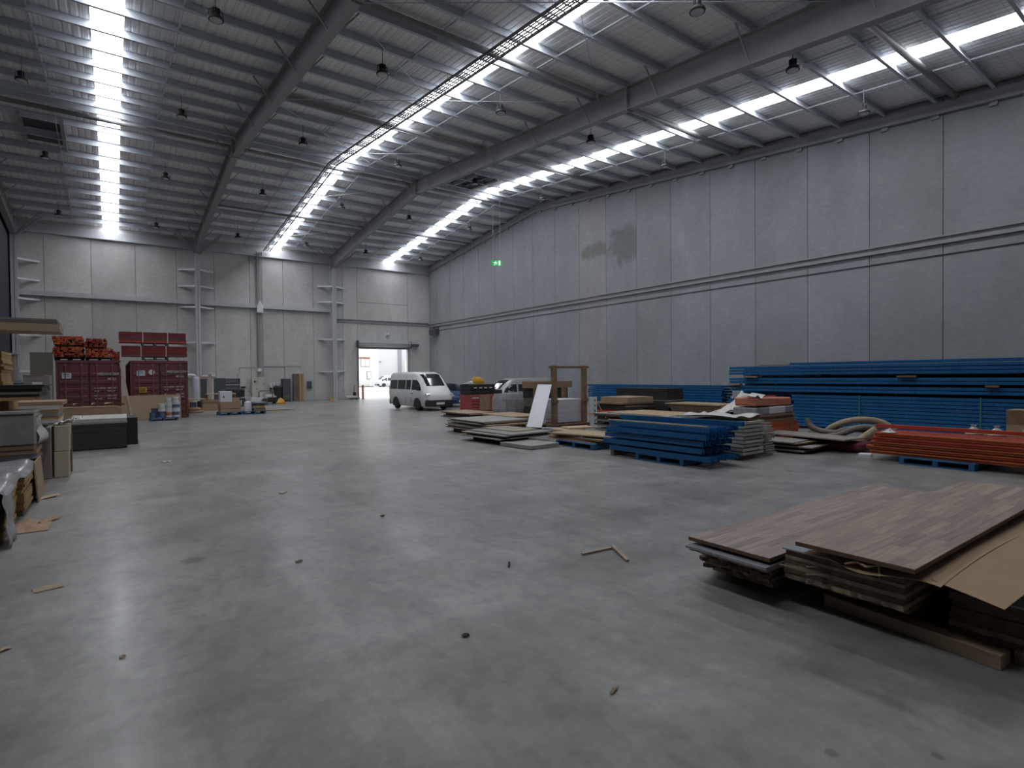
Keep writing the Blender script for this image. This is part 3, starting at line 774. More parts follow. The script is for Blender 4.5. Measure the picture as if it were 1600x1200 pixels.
# ------------------------------------------------------------------ stored goods, right half
M['ply'] = mat('weathered_ply', (0.255, 0.225, 0.19), 0.75, noise=0.15, scale=3, rnd=0.18)
M['ply_grey'] = mat('grey_faced_board', (0.27, 0.262, 0.25), 0.65, noise=0.12, scale=3, rnd=0.15)
M['tan'] = mat('tan_board', (0.36, 0.265, 0.175), 0.7, noise=0.1, scale=4, rnd=0.1)
M['tan_brown'] = mat('brown_board', (0.24, 0.165, 0.11), 0.7, noise=0.15, scale=4, rnd=0.15)
M['mdf'] = mat('raw_mdf', (0.40, 0.30, 0.21), 0.8, noise=0.05, scale=2)
M['timber'] = mat('pale_timber', (0.46, 0.35, 0.25), 0.75, noise=0.15, scale=5, stretch=(1, 1, 1), rnd=0.12)
M['brown_timber'] = mat('brown_timber', (0.20, 0.125, 0.075), 0.8, noise=0.2, scale=5, rnd=0.15)
M['pallet_blue'] = mat('blue_pallet_paint', (0.018, 0.105, 0.24), 0.7, noise=0.25, scale=5, rnd=0.2)
M['rack_blue'] = mat('blue_rack_paint', (0.010, 0.125, 0.33), 0.38, noise=0.08, scale=1.5, rnd=0.12)
M['rack_hole'] = mat('slot_shadow', (0.008, 0.05, 0.13), 0.8)
M['orange'] = mat('orange_beam_paint', (0.46, 0.10, 0.03), 0.5, noise=0.12, scale=2, rnd=0.2)
M['orange_dk'] = mat('red_orange_beam_paint', (0.40, 0.055, 0.03), 0.5, noise=0.12, scale=2, rnd=0.2)
M['dark_red'] = mat('dark_red_beam_paint', (0.18, 0.022, 0.025), 0.45, noise=0.12, scale=2, rnd=0.15)
M['grey_frame'] = mat('pale_galvanised_frame', (0.43, 0.44, 0.42), 0.5, 0.1, noise=0.1, scale=3, rnd=0.15)
M['black_board'] = mat('black_foam_board', (0.022, 0.021, 0.021), 0.6, noise=0.2, scale=3, rnd=0.3)
M['white_board'] = mat('white_melamine', (0.66, 0.68, 0.74), 0.4, noise=0.03, scale=2, rnd=0.05)
M['film'] = mat('white_plastic_film', (0.62, 0.62, 0.61), 0.3, noise=0.06, scale=6, bump=0.3)
M['grey_film'] = mat('grey_shrink_wrap', (0.30, 0.30, 0.32), 0.25, noise=0.2, scale=5, bump=0.4)
M['carton'] = mat('brown_carton', (0.36, 0.25, 0.165), 0.8, noise=0.06, scale=3)
M['salmon'] = mat('salmon_wrapped_carton', (0.56, 0.21, 0.13), 0.5, noise=0.1, scale=4)
M['hose'] = mat('grey_flexible_hose', (0.17, 0.155, 0.135), 0.6, noise=0.15, scale=6)
M['hose_tan'] = mat('tan_flexible_hose', (0.36, 0.29, 0.2), 0.65, noise=0.12, scale=6)
M['strap_green'] = mat('green_strap', (0.03, 0.22, 0.16), 0.5)
M['strap_white'] = mat('pale_strap', (0.5, 0.5, 0.5), 0.5)
M['red_crate'] = mat('red_printed_crate', (0.32, 0.055, 0.05), 0.6, noise=0.1, scale=3)
M['yellow'] = mat('yellow_plastic', (0.55, 0.30, 0.02), 0.5, noise=0.1, scale=4)
M['khaki_dark'] = mat('dark_khaki_pack', (0.10, 0.09, 0.075), 0.7, noise=0.15, scale=3)
M['maroon'] = mat('maroon_bag', (0.12, 0.018, 0.03), 0.6, noise=0.2, scale=6)
R_ = random.Random(11)

def pallet(loc, label, a=1.16, b=1.16, rz=0.0, m='pallet_blue', group=None):
    """a along x (deck boards run along x), bearers along y"""
    t = thing('pallet', label, 'pallet', loc, rz, group)
    n = max(4, round(b / 0.2)); p = b / n
    deck = MB().box(-a / 2, a / 2, -p * .4, p * .4, 0.128, 0.15).mesh('deck_board', M[m])
    for k in range(n):
        obj('deck_board', deck, None, t, loc=(0, -b / 2 + p * (k + .5), 0))
    br = MB().box(-0.045, 0.045, -b / 2 + .01, b / 2 - .01, 0.022, 0.128).mesh('bearer', M[m])
    for x in (-a / 2 + .05, 0, a / 2 - .05): obj('bearer', br, None, t, loc=(x, 0, 0))
    bb = MB().box(-a / 2, a / 2, -.06, .06, 0, 0.022).mesh('base_board', M[m])
    for y in (-b / 2 + .07, 0, b / 2 - .07): obj('base_board', bb, None, t, loc=(0, y, 0))
    return t

def stack(name, label, cat, loc, w, d, layers, jit=0.0, rz=0.0, rot=0.0, group=None, part='board', gap=0.003):
    """layers: (thickness, material, dx, dy) or shorter; w along x, d along y; loc is the base centre"""
    t = thing(name, label, cat, loc, rz, group)
    z = 0.0
    for L_ in layers:
        th, m = L_[0], L_[1]
        dx = (L_[2] if len(L_) > 2 else 0) + R_.uniform(-jit, jit); dy = (L_[3] if len(L_) > 3 else 0) + R_.uniform(-jit, jit)
        ww = L_[4] if len(L_) > 4 else w; dd = L_[5] if len(L_) > 5 else d
        o = obj(part, MB().box(-ww / 2, ww / 2, -dd / 2, dd / 2, 0, th - gap), M[m], t, loc=(dx, dy, z), rz=R_.uniform(-rot, rot))
        z += th
    return t

def board(name, label, cat, loc, w, d, th, m, rot=(0, 0, 0), group=None, bevel=0.0):
    o = obj(name, MB().box(-w / 2, w / 2, -d / 2, d / 2, 0, th), M[m], None, bevel=bevel)
    o.location = loc; o.rotation_euler = rot
    return tag(o, label, cat, group)

def sheet_mesh(w, d, nx, ny, fn, th=0.004):
    """draped sheet: fn(u, v) -> z offset"""
    v = []
    for k in (0, 1):
        for j in range(ny + 1):
            for i in range(nx + 1):
                u, q = i / nx, j / ny
                p = fn(u, q)
                v.append((p[0], p[1], p[2] + (th if k == 0 else 0)))
    N_ = (nx + 1) * (ny + 1); f = []
    for j in range(ny):
        for i in range(nx):
            a = j * (nx + 1) + i
            f.append((a, a + 1, a + nx + 2, a + nx + 1)); f.append((N_ + a, N_ + a + nx + 1, N_ + a + nx + 2, N_ + a + 1))
    bd = [i for i in range(nx)] + [j * (nx + 1) + nx for j in range(ny)] + [ny * (nx + 1) + i for i in range(nx, 0, -1)] + [j * (nx + 1) for j in range(ny, 0, -1)]
    for a, b in zip(bd, bd[1:] + bd[:1]): f.append((a, N_ + a, N_ + b, b))
    return MB().add(v, f)

# --- long blue rack posts stacked along the right wall
def post_mesh(L, w=0.12, h=0.088):
    """open C section post along y, slots shown on its flanks"""
    mb = MB()
    prof = [(-w / 2, 0), (-w / 2, h), (-w * .22, h), (-w * .22, h - .012), (-w / 2 + .012, h - .012), (-w / 2 + .012, .012), (w / 2 - .012, .012), (w / 2 - .012, h - .012), (w * .22, h - .012), (w * .22, h), (w / 2, h), (w / 2, 0)]
    mb.prism(prof, -L / 2, L / 2, 'y')
    return mb
def slot_mesh(L, w=0.12, h=0.105, pitch=0.15):
    mb = MB(); n = int(L / pitch)
    for k in range(n):
        y = -L / 2 + (k + .5) * pitch
        for z in (h * .34, h * .68):
            mb.box(-w / 2 - .002, -w / 2 + .004, y - .016, y + .016, z - .007, z + .007)
    return mb
def post_pack(label, x0, y0, y1, z0, cols, rows, pitch_z=0.112, pitch_x=0.135, slots=True, jit=0.06, group='blue rack post packs by the wall', h=0.09):
    L = y1 - y0
    t = thing('rack_post_pack', label, 'rack posts', (x0, (y0 + y1) / 2, z0), group=group)
    pm = post_mesh(L, h=h).mesh('rack_post', M['rack_blue']); sm = slot_mesh(L, h=h).mesh('slots', M['rack_hole'])
    for r in range(rows):
        for c in range(cols):
            o = obj('rack_post', pm, None, t, loc=(0.06 + c * pitch_x, R_.uniform(-jit, jit), r * pitch_z))
            if c == 0 and slots:
                s = obj('slots', sm, None, o); s['kind'] = 'stuff'
    return t
def dunnage(label, x0, ys, z, n=1, m='brown_timber', wid=0.72, h=0.1):
    for k, y in enumerate(ys):
        o = board('timber_bearer', label + ', %s from the near end' % ('first', 'second', 'third', 'fourth')[k], 'timber', (x0 + wid / 2 + .28, y, z), wid, 0.1, h, m, group='bearers under the blue posts')
BX = 20.0
post_pack('blue rack post pack on the floor, lowest of the near pile along the wall', BX, 2.6, 10.3, 0.1, 6, 10)
dunnage('brown timber bearer on the floor under the lowest blue posts', BX, (3.2, 5.2, 7.4, 9.6), 0.0)
dunnage('brown timber bearer on the lowest blue post pack', BX, (4.0, 7.15, 9.9), 1.215, h=0.09)
post_pack('thin blue rack post layer resting above the lowest pack', BX, 2.6, 12.9, 1.305, 6, 2)
dunnage('brown timber bearer between the two thin blue layers', BX, (5.3, 8.3, 11.5), 1.525, h=0.07)
post_pack('second thin blue rack post layer under the top pack', BX, 2.6, 12.9, 1.595, 6, 2)
dunnage('brown timber bearer under the topmost blue pack', BX, (4.2, 7.0, 9.5, 12.1), 1.815, h=0.11)
post_pack('topmost blue rack post pack of the near pile', BX, 2.6, 12.9, 1.925, 6, 3, slots=True)
post_pack('short upper row of blue posts lying on the topmost pack', BX + .45, 2.6, 10.6, 2.265, 5, 1)
board('timber_offcut', 'thin dark timber offcut beside the upper row of blue posts', 'timber', (BX + .55, 11.3, 2.27), 0.12, 1.2, 0.03, 'brown_timber')
# middle and far piles
post_pack('blue rack posts low beside the salmon carton, middle of the wall', BX, 10.6, 12.95, 0.1, 5, 8)
post_pack('tall blue rack post pack added behind the near pile to darken its gaps', BX + 1.1, 2.4, 12.9, 0.0, 4, 20, slots=False, h=.108)  # added backing pack, shades the gaps between the front layers
dunnage('brown timber bearer under the middle blue pack', BX, (11.0, 12.5), 0.0)
post_pack('blue rack post pack far along the wall behind the black stack', BX, 13.2, 21.0, 0.62, 5, 8)
for y in (13.8, 17.0, 20.3):
    board('timber_bearer', 'tall timber crib under the far blue pack, %s one along the wall' % {13.8: 'nearest', 17.0: 'middle', 20.3: 'furthest'}[y], 'timber', (BX + .4, y, 0), 0.9, 0.3, 0.61, 'brown_timber', group='timber cribs under the far blue pack')
# straps over the near lowest pack
for y in (4.95, 8.1):
    o = obj('strap', MB().box(BX - 0.025, BX - 0.012, y - .02, y + .02, 0.09, 1.225).box(BX - .02, BX + .9, y - .02, y + .02, 1.212, 1.216), M['strap_green'])
    tag(o, 'green strap around the lowest blue pack, %s' % ('behind the orange beams' if y < 6 else 'behind the hoses'), 'strap', 'green straps on the blue pack')
for z, y, lab in ((1.305 + .22, 12.4, 'a'), (1.595 + .22, 12.5, 'b')):
    pass
# bits of timber and carton lying in the gaps
for y, z, w_, m, lab in ((6.75, 1.815, .5, 'brown_timber', 'brown timber offcut poking out between the upper blue layers'), (4.7, 1.525, .3, 'brown_timber', 'small brown block poking out between the thin blue layers'),
                        (11.9, 1.82, .5, 'ply_grey', 'pale block in the gap under the topmost blue pack'), (12.6, 1.525, .45, 'carton', 'carton flap in the gap of the thin blue layers')):
    board('offcut', lab, 'offcut', (BX - .02, y, z + .001), 0.3, w_, 0.055, m, (0, 0, .2))

# --- orange beams on a blue pallet, near the wall
t = thing('orange_beam_bundle', 'long bundle of orange rack beams lying on a blue pallet by the wall', 'beams', (14.95, 2.9, 0.15))
for r in range(5):
    for c in range(7):
        L = 5.1
        m = 'orange' if R_.random() < .65 else 'orange_dk'
        if r == 4 and c > 3: continue
        o = obj('beam', MB().box(-.06, .06, -L / 2, L / 2, 0, .076), M[m], t, loc=(-.9 + c * .27 + R_.uniform(-.02, .02), R_.uniform(-.12, .08), r * .1))
        lip = obj('lip', MB().box(-.095, -.055, -L / 2, L / 2, .05, .076), M[m], o)
        obj('end_plate', MB().box(-.08, .1, L / 2, L / 2 + .012, .0, .08), M[m], o)
board('orange_beam', 'red orange beam lying loose on top of the orange bundle', 'beam', (15.1, 3.2, .652), .12, 5.0, .08, 'orange_dk', (0, 0, .03))
pallet((14.5, 4.15, 0), 'blue pallet under the orange rack beams', 1.3, 1.5, PI / 2)
pallet((14.5, 1.4, 0), 'blue pallet under the hidden end of the orange rack beams', 1.3, 1.5, PI / 2)
o = obj('crumpled_rag', sheet_mesh(.5, .4, 10, 8, lambda u, v: ((u - .5) * .3, (v - .5) * .25, .01 + .05 * abs(math.sin(7 * u + 3 * v)) * (1 - abs(2 * u - 1)) * (1 - abs(2 * v - 1)) * 2)), M['film'], loc=(14.1, 5.1, .63))
tag(o, 'crumpled white rag on the orange rack beams', 'rag')
for k, (x, y) in enumerate(((15.9, 3.75), (15.9, 3.35))):
    o = obj('bag_of_fittings', MB().lathe([(.12, 0), (.16, .05), (.12, .12), (.03, .2), (.06, .24)], n=9), M['film'], loc=(x - .45, y + .2, .56))
    tag(o, 'small knotted plastic bag standing on the orange beams, %s the other' % ('beyond', 'before')[k], 'bag', 'plastic bags on the orange beams')
board('flat_carton', 'flat brown carton lying on the orange beams', 'carton', (15.6, 3.3, .56), .3, 1.0, .05, 'carton', (0, 0, .2))
ct = thing('carton', 'tall brown carton with white print at the foot of the blue posts', 'carton', (19.0, 3.55, 0))
obj('box', MB().box(-.35, .35, -.55, .55, 0, .98), M['carton'], ct, bevel=.01)
obj('flap', MB().box(-.36, -.345, -.55, .55, .62, .98), M['brown_timber'], ct)
for k in range(3): obj('print', MB().box(-.352, -.349, -.3 + .2 * k, -.16 + .2 * k, .18, .5), M['strap_white'], ct)

# --- blue upright frames stacked on blue pallets
t = thing('upright_frame_stack', 'stack of blue slotted rack upright frames on a blue pallet', 'rack frames', (-.5, 8.35, 0.152))
pm = post_mesh(2.85, .1, .105).mesh('rack_post', M['rack_blue']); sm = slot_mesh(2.85, .1, .105, .085).mesh('slots', M['rack_hole'])
for r in range(5):
    for k, x in enumerate((10.5, 10.74, 10.98, 11.22, 11.45)):  # inner posts added between the outer two to keep the gaps dark
        sh = (-.10, .12, .12, .0, -.04)[r]
        o = obj('rack_post', pm, None, t, loc=(x + (-.02, .0, .05, -.03, .04)[r], sh, r * .15))
        if k == 0: s = obj('slots', sm, None, o); s['kind'] = 'stuff'
    for q in range(4):
        mb = MB(); a = -1.3 + q * .72 + sh
        bar(mb, (10.55, a, r * .15 + .05), (11.4, a + (.6 if q % 2 else -.1), r * .15 + .05), .045, .03)
        obj('lattice_brace', mb, M['grey_frame'] if q % 2 else M['rack_blue'], t)
o = obj('loose_rack_post', post_mesh(3.3, .1, .1), M['rack_blue'], loc=(10.75, 8.3, .86)); o.rotation_euler = (0, 0, .06)
tag(o, 'single blue rack post lying loose on the upright frame stack', 'rack post')
board('timber_strip', 'pale timber strip lying along the edge of the blue frame stack', 'timber', (10.06, 8.4, .86), .06, 2.8, .025, 'timber', (0, 0, .02))
pallet((10.5, 8.15, 0), 'blue pallet under the blue upright frames', 1.35, 1.2, PI / 2)
board('timber_bearer', 'dark bearer under the far end of the blue upright frames', 'timber', (10.45, 9.6, 0), 1.0, .1, .15, 'brown_timber')
# --- grey frames behind them
t = thing('grey_frame_stack', 'tall stack of pale grey mesh support frames beside the blue uprights', 'rack frames', (12.0, 8.3, 0.12))
fm = MB().box(-.06, .06, -1.2, 1.2, 0, .068).mesh('frame_rail', M['grey_frame']); em = MB().box(-.32, .32, -.03, .03, .005, .06).mesh('cross_rail', M['grey_frame'])
for r in range(9):
    dx = R_.uniform(-.025, .025); dy = R_.uniform(-.03, .03)
    for x in (-.36, .36): obj('frame_rail', fm, None, t, loc=(x + dx, dy, r * .088))
    for y in (-1.18, -.5, .3, 1.15): obj('cross_rail', em, None, t, loc=(dx, y + dy, r * .088))
board('timber_bearer', 'timber bearer under the near end of the grey frames', 'timber', (12.0, 7.35, 0), .9, .1, .118, 'brown_timber')
board('timber_bearer', 'timber bearer under the far end of the grey frames', 'timber', (12.0, 9.2, 0), .9, .1, .118, 'brown_timber')
t = thing('mesh_deck_stack', 'stack of corroded mesh decks standing beside the grey frames', 'mesh decks', (12.75, 7.75, 0))
dm = MB()
for k in range(6): dm.box(-.2, .2, -.55 + k * .22, -.535 + k * .22, .03, .045)
for k in range(5): dm.box(-.2 + k * .1, -.19 + k * .1, -.55, .56, .01, .03)
dmm = dm.mesh('mesh_deck', M['grey_frame'])
for r in range(16): obj('mesh_deck', dmm, None, t, loc=(R_.uniform(-.05, .05) + .12 * (1 - r / 16), R_.uniform(-.05, .05), r * .05), rz=R_.uniform(-.05, .05))
def drape(u, v): return ((u - .5) * 1.1, (v - .5) * 1.6, .03 + .03 * math.sin(9 * u + 4 * v) + .04 * math.sin(13 * v) * u)
o = obj('plastic_film', sheet_mesh(1, 1, 16, 16, drape), M['film'], smooth=True, loc=(12.0, 8.0, .95)); tag(o, 'crumpled clear plastic film draped over the grey frames', 'plastic film')
# --- salmon carton on orange bundle
t = thing('orange_beam_bundle', 'short bundle of orange beams under the salmon carton', 'beams', (15.55, 8.75, .1))
for r in range(4):
    for c in range(6):
        o = obj('beam', MB().box(-.95, .95, -.05, .05, 0, .118), M['orange'] if R_.random() < .6 else M['orange_dk'], t, loc=(R_.uniform(-.04, .1), -.36 + c * .135, r * .122))
for x in (-.7, .45): obj('strap', MB().box(x - .02, x + .02, -.42, -.414, -.01, .49), M['strap_green'], t)
board('timber_bearer', 'bearer under one end of the short orange bundle', 'timber', (14.9, 8.75, 0), .1, .9, .1, 'brown_timber')
board('timber_bearer', 'bearer under the other end of the short orange bundle', 'timber', (16.1, 8.75, 0), .1, .9, .1, 'brown_timber')
stack('offcut_layer', 'layer of brown timber offcuts on the short orange bundle', 'offcuts', (15.5, 8.75, .59), 1.9, .8, [(.09, 'brown_timber'), (.08, 'brown_timber', -.1, .05), (.07, 'tan_brown', -.1)], .06)
bx = thing('wrapped_box', 'white and grey film wrapped box under the salmon carton', 'box', (15.35, 8.75, .83))
obj('box', MB().box(-1.0, .95, -.35, .35, 0, .2), M['white_board'], bx, bevel=.02)
obj('wrap', MB().box(-1.02, -.35, -.36, .36, .0, .2), M['grey_film'], bx, bevel=.02); obj('wrap', MB().box(.5, .97, -.36, .36, .0, .2), M['grey_film'], bx, bevel=.02)
o = obj('salmon_carton', MB().box(-.95, .95, -.33, .33, 0, .24), M['salmon'], bevel=.035); o.location = (15.3, 8.75, 1.053); o.rotation_euler = (0, .02, .0)
tag(o, 'salmon orange carton on top of the film wrapped box', 'carton')
o = obj('film_scrap', sheet_mesh(1, 1, 8, 5, lambda u, v: ((u - .5) * .5, (v - .5) * .4, .05 * math.sin(8 * u) + .05 * v)), M['film'], loc=(14.55, 8.6, 1.33)); tag(o, 'scrap of clear film caught on the end of the salmon carton', 'plastic film')
board('orange_offcut', 'thin orange strip lying on the salmon carton', 'offcut', (15.6, 8.85, 1.29), 1.1, .08, .03, 'orange_dk', (0, 0, .05))
# --- tan boards, black stack, film sheet
stack('tan_board_stack', 'stack of tan boards beside the black foam stack', 'boards', (18.25, 12.6, .12), 1.3, 2.4, [(.1, 'tan_brown')] + [(.075, 'tan_brown')] * 6 + [(.06, 'tan', 0, .1), (.055, 'tan', 0, .1), (.03, 'tan_brown', 0, 0), (.05, 'tan', -.1, .25)], .04)
pallet((18.25, 12.6, -.03), 'pallet under the tan board stack', 1.1, 2.0, m='brown_timber').location.z = -.03
D.objects['tan_board_stack'].location.z = .122
t = stack('black_board_stack', 'block of black foam boards with two pale boards at its base', 'boards', (18.35, 15.5, .15), 1.0, 2.75, [(.15, 'ply_grey', 0, 0), (.04, 'tan_brown'), (.16, 'ply_grey'), (.02, 'tan_brown', 0, 0), (.13, 'black_board'), (.13, 'black_board'), (.13, 'black_board'), (.025, 'ply_grey', .02), (.16, 'black_board', .05, .12), (.16, 'black_board', .05, .12), (.15, 'black_board', .05, .15)], .015)
obj('strap', MB().box(-.525, -.52, -.12, -.08, 0, .75), M['strap_white'], t)
pallet((18.35, 15.5, 0), 'pallet under the black foam board block', 1.0, 2.4, m='brown_timber')
def peak(u, v):
    x, y = (u - .5) * 1.5, (v - .5) * 1.5
    r = math.hypot(u - .45, v - .5)
    return (x, y, .05 + .62 * max(0, 1 - r * 2.4) ** 1.2 + .05 * math.sin(11 * u + 5 * v) * (1 - u) + .04 * math.sin(17 * v))
o = obj('film_heap', sheet_mesh(1, 1, 18, 18, peak), M['film'], loc=(16.3, 10.0, .73)); tag(o, 'peaked heap of white plastic film on the boards in front of the blue posts', 'plastic film')
stack('board_stack', 'low stack of weathered boards under the white film heap', 'boards', (16.4, 10.2, 0), 1.6, 1.6, [(.1, 'brown_timber'), (.1, 'tan_brown'), (.1, 'ply'), (.1, 'tan_brown'), (.1, 'tan_brown'), (.1, 'ply'), (.1, 'ply')], .05)
# boards between the white crate and the grey frames
stack('board_stack', 'wide stack of grey boards with dark gaps behind the blue uprights', 'boards', (14.4, 12.1, 0), 1.8, 3.5, [(.1, 'brown_timber', 0, 0, 1.2, 3.0), (.05, 'ply_grey'), (.1, 'brown_timber', 0, 0, 1.2, 2.9), (.06, 'ply', .05, .1), (.1, 'brown_timber', 0, 0, 1.3, 3.0), (.06, 'ply_grey', -.06, -.1), (.1, 'brown_timber', .1, 0, 1.2, 3), (.04, 'ply'), (.05, 'tan', -.05, .3), (.03, 'ply_grey', -.12, -.05), (.03, 'tan', .1, -.5)], .03, rot=.01)
stack('scrap_board_stack', 'ragged pile of dark boards and red edged scraps behind the white crate', 'boards', (16.5, 15.2, 0), 1.8, 1.6, [(.5, 'black_board'), (.1, 'orange_dk', -.1), (.06, 'dark_red', .0), (.08, 'black_board', -.05), (.06, 'tan_brown'), (.05, 'black_board', .1), (.06, 'brown_timber', -.1), (.2, 'tan', .1, 0, 1.5, 1.4)], .06, rot=.05)

# --- white tray stack between brown timber posts
CX, CY = 12.55, 15.2
t = thing('white_tray_stack', 'stack of white trays held between two brown timber posts', 'trays', (CX, CY, .25))
for r in range(14):
    obj('tray', MB().box(.45, 1.6, -.02, .9, 0, .052).box(.45, 1.6, -.03, -.02, .035, .052), M['white_board'], t, loc=(R_.uniform(-.01, .01), 0, .02 + r * .06))
for x in (.1, 1.55):
    obj('post', MB().box(x, x + .2, -.14, -.03, -.02, 2.08), M['brown_timber'], t)
obj('top_rail', MB().box(-.02, 1.85, -.13, -.04, 1.98, 2.06), M['brown_timber'], t)
obj('post', MB().box(.12, .3, .92, 1.03, -.02, 1.3), M['brown_timber'], t); obj('post', MB().box(1.5, 1.68, .92, 1.03, -.02, 1.3), M['brown_timber'], t)
for x in (.1, 1.55): obj('cleat', MB().box(x - .03, x + .23, -.17, -.14, .75, .86), M['brown_timber'], t)
obj('end_sheet', MB().box(.0, .08, .25, .7, 0, .85), M['white_board'], t)
obj('base_plank', MB().box(-.05, 1.8, -.2, 1.0, -.06, -.02), M['brown_timber'], t)
for y in (-.05, .8):
    board('timber_bearer', 'timber bearer under the white tray stack, %s one' % ('front' if y < 0 else 'rear'), 'timber', (CX + 1.0, CY + y, 0), 2.2, .12, .188, 'brown_timber', group='bearers under the white tray stack')
u = thing('slotted_upright', 'white slotted steel upright standing beside the white trays', 'rack upright', (14.52, 15.1, 0.0))
obj('post', MB().box(-.05, .28, -.05, .05, .0, 1.15), M['white_board'], u)
for k in range(5): obj('slot', MB().box(.14, .19, -.056, -.05, .2 + k * .2, .27 + k * .2), M['black'], u)
obj('foot', MB().box(-.1, .33, -.12, .12, 0, .02), M['grey_frame'], u)
mb = MB(); bar(mb, (.3, 0, 1.0), (.75, -.3, .02), .025, .025); obj('stay', mb, M['timber'], u)
# white leaning panel
P0 = Vector((11.09, 14.18, .30)); P1 = Vector((12.40, 15.22, 1.66))
wv = Vector((.24, -.51, 0)).normalized() * .275
nv = (P1 - P0).cross(wv).normalized() * .018
o = obj('melamine_sheet', MB().add([P0 - wv - P0, P0 + wv - P0, P1 + wv - P0, P1 - wv - P0, P0 - wv + nv - P0, P0 + wv + nv - P0, P1 + wv + nv - P0, P1 - wv + nv - P0], [(0, 1, 2, 3), (7, 6, 5, 4), (0, 4, 5, 1), (1, 5, 6, 2), (2, 6, 7, 3), (3, 7, 4, 0)]), M['white_board'], loc=tuple(P0))
tag(o, 'white melamine panel leaning against the white tray stack', 'panel')
# white channel lying in front
o = obj('white_channel', MB().box(-.9, .9, -.06, .06, 0, .11), M['white_board'], bevel=.01); o.location = (12.5, 14.1, .09); o.rotation_euler = (0, .015, -.75)
tag(o, 'white steel channel lying across timber in front of the white trays', 'channel')
stack('timber_offcut_pile', 'pile of brown timber offcuts under the white channel', 'offcuts', (12.5, 14.0, 0), .7, .6, [(.045, 'brown_timber'), (.045, 'tan_brown', .1)], .1, rot=.4)
# grey film wrapped goods and brown board behind
for i, (x, y, w_, d_, h_) in enumerate(((15.75, 22.2, 1.1, 1.2, .95), (16.85, 22.0, .9, 1.2, .85))):
    o = obj('wrapped_pallet_load', MB().loft([[(a * w_ / 2 * k, b * d_ / 2 * k, z) for a, b in ((-1, -1), (0, -1.06), (1, -1), (1.05, 0), (1, 1), (0, 1.05), (-1, 1), (-1.05, 0))] for z, k in ((0, .95), (.2, 1), (h_ * .7, .97), (h_, .85))]), M['grey_film'], loc=(x, y, .15), smooth=False)
    tag(o, ('grey shrink wrapped pallet load beside the red crate', 'smaller grey shrink wrapped load behind the leaning white panel')[i], 'pallet load')
    pallet((x, y, 0), ('brown pallet under the grey wrapped load beside the red crate', 'brown pallet under the smaller grey wrapped load')[i], w_, d_, m='brown_timber')
stack('dark_goods_stack', 'dark stacked goods under the long brown board behind the leaning panel', 'goods', (16.5, 20.2, 0), 1.9, 1.0, [(.1, 'brown_timber'), (.45, 'black_board'), (.4, 'khaki_dark'), (.45, 'black_board')], .05, part='pack')
board('brown_board', 'long brown board pack lying on the dark stacked goods', 'board', (16.55, 20.1, 1.402), 2.3, .9, .3, 'tan_brown')
# --- red crate with black bins
rc = thing('red_crate', 'red printed crate in front of the blue hatchback', 'crate', (16.7, 26.0, 0))
obj('box', MB().box(-1.1, 1.1, -.6, .6, .1, .97), M['red_crate'], rc, bevel=.02)
obj('side_panel', MB().box(-.55, .1, -.615, -.6, .1, .95), M['tan_brown'], rc)
obj('base', MB().box(-1.1, 1.1, -.6, .6, 0, .1), M['brown_timber'], rc)
for k in range(4): obj('print', MB().box(-1.05 + (k % 2) * .02, -.6, -.612, -.6, .25 + .17 * k, .31 + .17 * k), M['strap_white'] if k == 3 else M['dark_red'], rc)
bb = thing('black_bin_row', 'row of black bins with pale slots on the red crate', 'bins', (16.7, 26.0, .98))
obj('bin', MB().box(-1.12, 1.0, -.55, .55, 0, .22), M['black'], bb, bevel=.03); obj('bin_tier', MB().box(-1.14, .5, -.57, .57, .23, .55), M['black'], bb, bevel=.03)
for k in range(5): obj('slot', MB().box(-.9 + k * .33, -.72 + k * .33, -.585, -.57, .33, .38), M['film'], bb)
o = obj('yellow_machine', MB().loft([[(a * .33 * k, b * .22 * k, z) for a, b in ((-1, -1), (1, -1), (1.1, .2), (.6, 1), (-.8, 1))] for z, k in ((0, 1), (.15, 1.05), (.3, .8), (.4, .35))]), M['yellow'], loc=(16.35, 26.0, 1.533)); tag(o, 'yellow plastic machine cover on the black bins', 'cover')
o = obj('grey_cloth', sheet_mesh(1, 1, 8, 6, lambda u, v: ((u - .5) * .7, (v - .5) * .6, .02 + .16 * u * (1 - abs(2 * v - 1)))), M['grey_film'], loc=(15.7, 26.0, 1.533)); tag(o, 'grey cloth lying beside the yellow cover', 'cloth')
# --- board piles in front of the vans
stack('board_stack', 'long low stack of ply boards nearest the white van', 'boards', (13.9, 22.9, 0), 1.5, 2.6, [(.05, 'ply'), (.05, 'ply_grey', .1), (.1, 'brown_timber', 0, 0, 1.2, 2.2), (.05, 'ply_grey', -.05), (.03, 'tan', -.1)], .05, rot=.02)
stack('board_stack', 'low stack of brown boards behind the pale ply stack', 'boards', (14.2, 19.6, 0), 1.6, 2.6, [(.08, 'brown_timber'), (.1, 'tan_brown', .1), (.05, 'tan', .05), (.04, 'ply', 0), (.03, 'tan', -.1)], .06, rot=.03)
stack('ply_stack', 'stack of pale grey ply boards with ragged ends in the middle of the goods', 'boards', (10.75, 16.45, .151), 1.9, 2.3, [(.045, 'ply', -.1), (.04, 'ply_grey', .08), (.04, 'ply', -.08), (.04, 'ply_grey', 0, .1), (.05, 'tan', .1, -.2), (.04, 'ply_grey', -.05), (.035, 'ply', .1), (.035, 'ply_grey', 0)], .05, rot=.03)
pallet((10.75, 16.45, 0), 'brown pallet under the pale ply stack', 1.6, 2.0, m='brown_timber')
